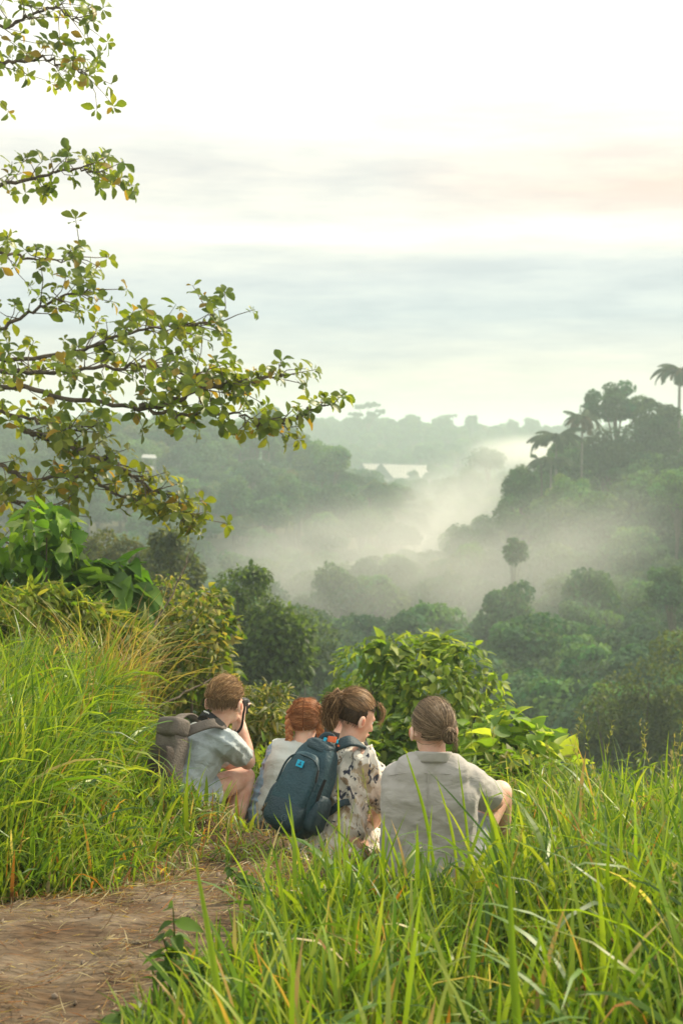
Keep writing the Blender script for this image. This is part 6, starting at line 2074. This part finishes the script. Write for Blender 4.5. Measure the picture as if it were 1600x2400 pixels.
# fallen dead stick leaning in the shrubs and a long dry stem
for lab, pts, r in [('dark dead stick lying across the shrubs behind the crouching man', [(330, 1672, 8.6), (380, 1650, 8.8), (440, 1622, 9.0), (500, 1592, 9.2)], .010),
                    ('long bare dry stem leaning up out of the tangled shrub', [(320, 1530, 10.2), (370, 1450, 10.5), (420, 1360, 10.8), (448, 1295, 11.0)], .009)]:
    pp = [P(*q) for q in pts]
    g_ = np.random.default_rng(3)
    sp = spline(pp, 14) + g_.normal(size=(14, 3)) * .006
    mb = MB()
    v, f = tube(sp - np.array(pp[0]), np.linspace(r, r * .45, 14), 6); mb.add(v, f)
    for k in (5, 8, 11):
        a = sp[k] - np.array(pp[0])
        v, f = tube([a, a + np.array([.05, 0, .07]), a + np.array([.08, .02, .16])], [r * .4, r * .3, r * .15], 5); mb.add(v, f)
    o = link('dead_stick', mb.mesh('dead_stick', [M_BARK])); o.location = pp[0]
    tag(o, lab, 'stick')
# ------------------------------------------------------------------ tree overhanging from the left
g_ = np.random.default_rng(91)
TD = 11.0
trunk_x = -4.6
tb = Vector((trunk_x, TD + .3, gz(trunk_x, TD + .3)))
rt = root('overhanging_tree', tb, 'broad leaved tree reaching its branches in from the left edge over the valley', 'tree')
tpts = spline([(0, 0, -.4), (.12, 0, 1.6), (-.05, .1, 3.6), (.1, .0, 6.3)], 16)
v, f = tube(tpts, np.linspace(.17, .07, 16), 10)
link('trunk', mesh_np('trunk', v, f, mats=[M_BARK]), rt)
LIMBS = [  # polylines in photograph pixels with depth offset; leafy band thickness in px; twig count
    ([(-500, 330, .2), (-150, 110, .1), (20, 60, 0), (120, 20, -.1), (190, 55, -.2)], 55, 24),
    ([(-500, 330, .2), (-120, 190, 0), (40, 140, -.1), (150, 150, -.1), (205, 175, -.2)], 50, 22),
    ([(-500, 620, .2), (-150, 480, .1), (60, 420, 0), (180, 400, -.1), (270, 425, -.2)], 42, 26),
    ([(-500, 620, .3), (-200, 600, .3), (-20, 590, .2), (110, 610, .2), (190, 600, .1)], 42, 17),
    ([(-500, 900, .2), (-150, 830, .1), (60, 740, 0), (160, 690, 0), (225, 675, -.1)], 42, 20),
    ([(-500, 900, .2), (-150, 860, .3), (150, 830, .3), (300, 780, .2), (420, 760, .1), (515, 760, 0)], 55, 46),
    ([(-500, 900, .1), (-100, 880, .0), (120, 870, -.1), (330, 860, -.2), (450, 880, -.2), (540, 905, -.3)], 55, 52),
    ([(-500, 950, 0), (-100, 905, -.2), (150, 930, -.2), (350, 960, -.3), (440, 972, -.3), (540, 968, -.4), (600, 985, -.4), (660, 990, -.4)], 34, 24),
    ([(330, 960, -.3), (430, 930, -.3), (520, 900, -.3), (600, 890, -.4), (670, 880, -.4)], 40, 24),
    ([(600, 985, -.4), (650, 992, -.4), (700, 975, -.4), (740, 955, -.4), (785, 945, -.4)], 26, 9),
    ([(-500, 1000, .1), (-150, 960, .2), (60, 980, .2), (150, 1010, .1), (215, 1000, .1)], 40, 22),
    ([(-500, 1050, 0), (-100, 1060, 0), (60, 1120, 0), (180, 1115, -.1), (280, 1160, -.1), (380, 1190, -.2), (440, 1205, -.2)], 34, 38),
    ([(60, 1010, 0), (150, 1040, 0), (260, 1085, -.1), (350, 1140, -.1), (430, 1190, -.2)], 30, 34),
    ([(-500, 1150, 0), (-150, 1150, 0), (0, 1165, 0), (90, 1190, -.1), (170, 1195, -.1)], 36, 20),
    ([(-500, 1180, .1), (-200, 1230, .1), (-50, 1260, 0), (30, 1275, 0)], 36, 12)]
tips, tdir, tz = [], [], []
for k, (poly, band, ntw) in enumerate(LIMBS):
    pts = [P(u, v_, TD + o) for u, v_, o in poly]
    first = pts[0]
    if poly[0][0] <= -490:
        # start on the trunk at a lower point than the limb's end
        h = max(.9, min(6.0, first.z - tb.z - .25))
        j = np.argmin(np.abs(tpts[:, 2] - h))
        pts[0] = Vector(tuple(tpts[j])) + tb
    sp = spline(pts, 12 + 6 * len(pts))
    sp = sp + g_.normal(size=sp.shape) * .012
    ln = np.linalg.norm(np.diff(sp, axis=0), axis=1).sum()
    r0 = .012 + .010 * ln
    v, f = tube(sp - np.array(tb), np.linspace(min(r0, .024), .0035, len(sp)), 7)
    br = link('branch', mesh_np('branch', v, f, mats=[M_BARK]), rt)
    mb = MB()
    # twigs leave the limb and end in rosettes; they lie mostly sideways and lean forward
    vis = np.where(sp[:, 0] / sp[:, 1] * FOC + 800 > -120)[0]
    ntw = int(ntw * 1.6)
    for q in range(ntw):
        tt = (q + g_.random()) / ntw
        i = vis[min(len(vis) - 1, int(tt * len(vis)))]
        a = sp[i]
        fw = norm(sp[min(i + 1, len(sp) - 1)] - sp[max(i - 1, 0)])
        off = np.array([g_.normal() * .7, g_.normal() * 1.6, g_.normal() * .6 + .12]) * band / FOC * TD * 1.0
        e = a + fw * (.06 + .12 * g_.random()) + off
        v, f = tube([a - np.array(tb), (a + e) / 2 + g_.normal(size=3) * .015 - np.array(tb), e - np.array(tb)], [.005, .0035, .0022], 4)
        mb.add(v, f)
        tips.append(e); tdir.append(norm(e - a + fw * .05)); tz.append(k)
    if mb.n:
        link('twigs', mb.mesh('twigs', [M_BARK]), br)['kind'] = 'stuff'
tips, tdir, tz = np.array(tips), np.array(tdir), np.array(tz)
pos, dd, nn, ss_, pals = [], [], [], [], []
for e, d, k in zip(tips, tdir, tz):
    m_ = int(g_.integers(4, 8))
    a0 = g_.random() * 6.28
    ax = norm(d + np.array([0, 0, .5]))
    u_ = norm(np.cross(ax, g_.normal(size=3))); w_ = np.cross(ax, u_)
    for j in range(m_):
        a = a0 + j * 6.283 / m_ + g_.normal() * .25
        o_ = u_ * math.cos(a) + w_ * math.sin(a)
        dv = norm(o_ + ax * (.15 + .5 * g_.random()) + np.array([0, 0, -.3 * g_.random()]))
        pos.append(e + o_ * .006 - ax * .05 * g_.random())
        dd.append(dv); nn.append(norm(ax + g_.normal(size=3) * .35))
        ss_.append((.045 + .075 * g_.random()))
pos, dd, nn, ss_ = map(np.array, (pos, dd, nn, ss_))
low = pos[:, 2] < P(0, 1000, TD).z
palA = [(.11, .18, .022), (.15, .22, .025), (.09, .145, .025), (.19, .25, .028), (.12, .17, .045), (.22, .26, .03), (.10, .16, .022), (.16, .22, .025), (.13, .2, .022), (.17, .23, .03), (.12, .185, .022), (.15, .21, .022), (.2, .26, .03), (.27, .2, .025)]
palB = [(.14, .19, .02), (.18, .22, .022), (.11, .16, .02), (.23, .24, .025), (.09, .14, .022), (.15, .20, .022), (.17, .21, .025), (.30, .2, .02), (.13, .18, .02), (.25, .27, .06), (.16, .21, .02), (.2, .24, .03), (.12, .17, .02)]
M_TREELEAF = leaf_mat('tree_leaf', trans=.52, rough=.4, spec=.4, vary=.5, scale=30, tcol=(1.45, 1.25, .3))
# largest in view first: interleave so that parts are spread over the crown
sc_ = ss_ + .02 * g_.random(len(ss_))
nA = int((~low).sum())
plant_leaves(rt, 'obovate', pos[~low], dd[~low], nn[~low], ss_[~low], palA, M_TREELEAF, 170, 95, sc_[~low])
plant_leaves(rt, 'obovate', pos[low], dd[low], nn[low], ss_[low], palB, M_TREELEAF, 130, 96, sc_[low])
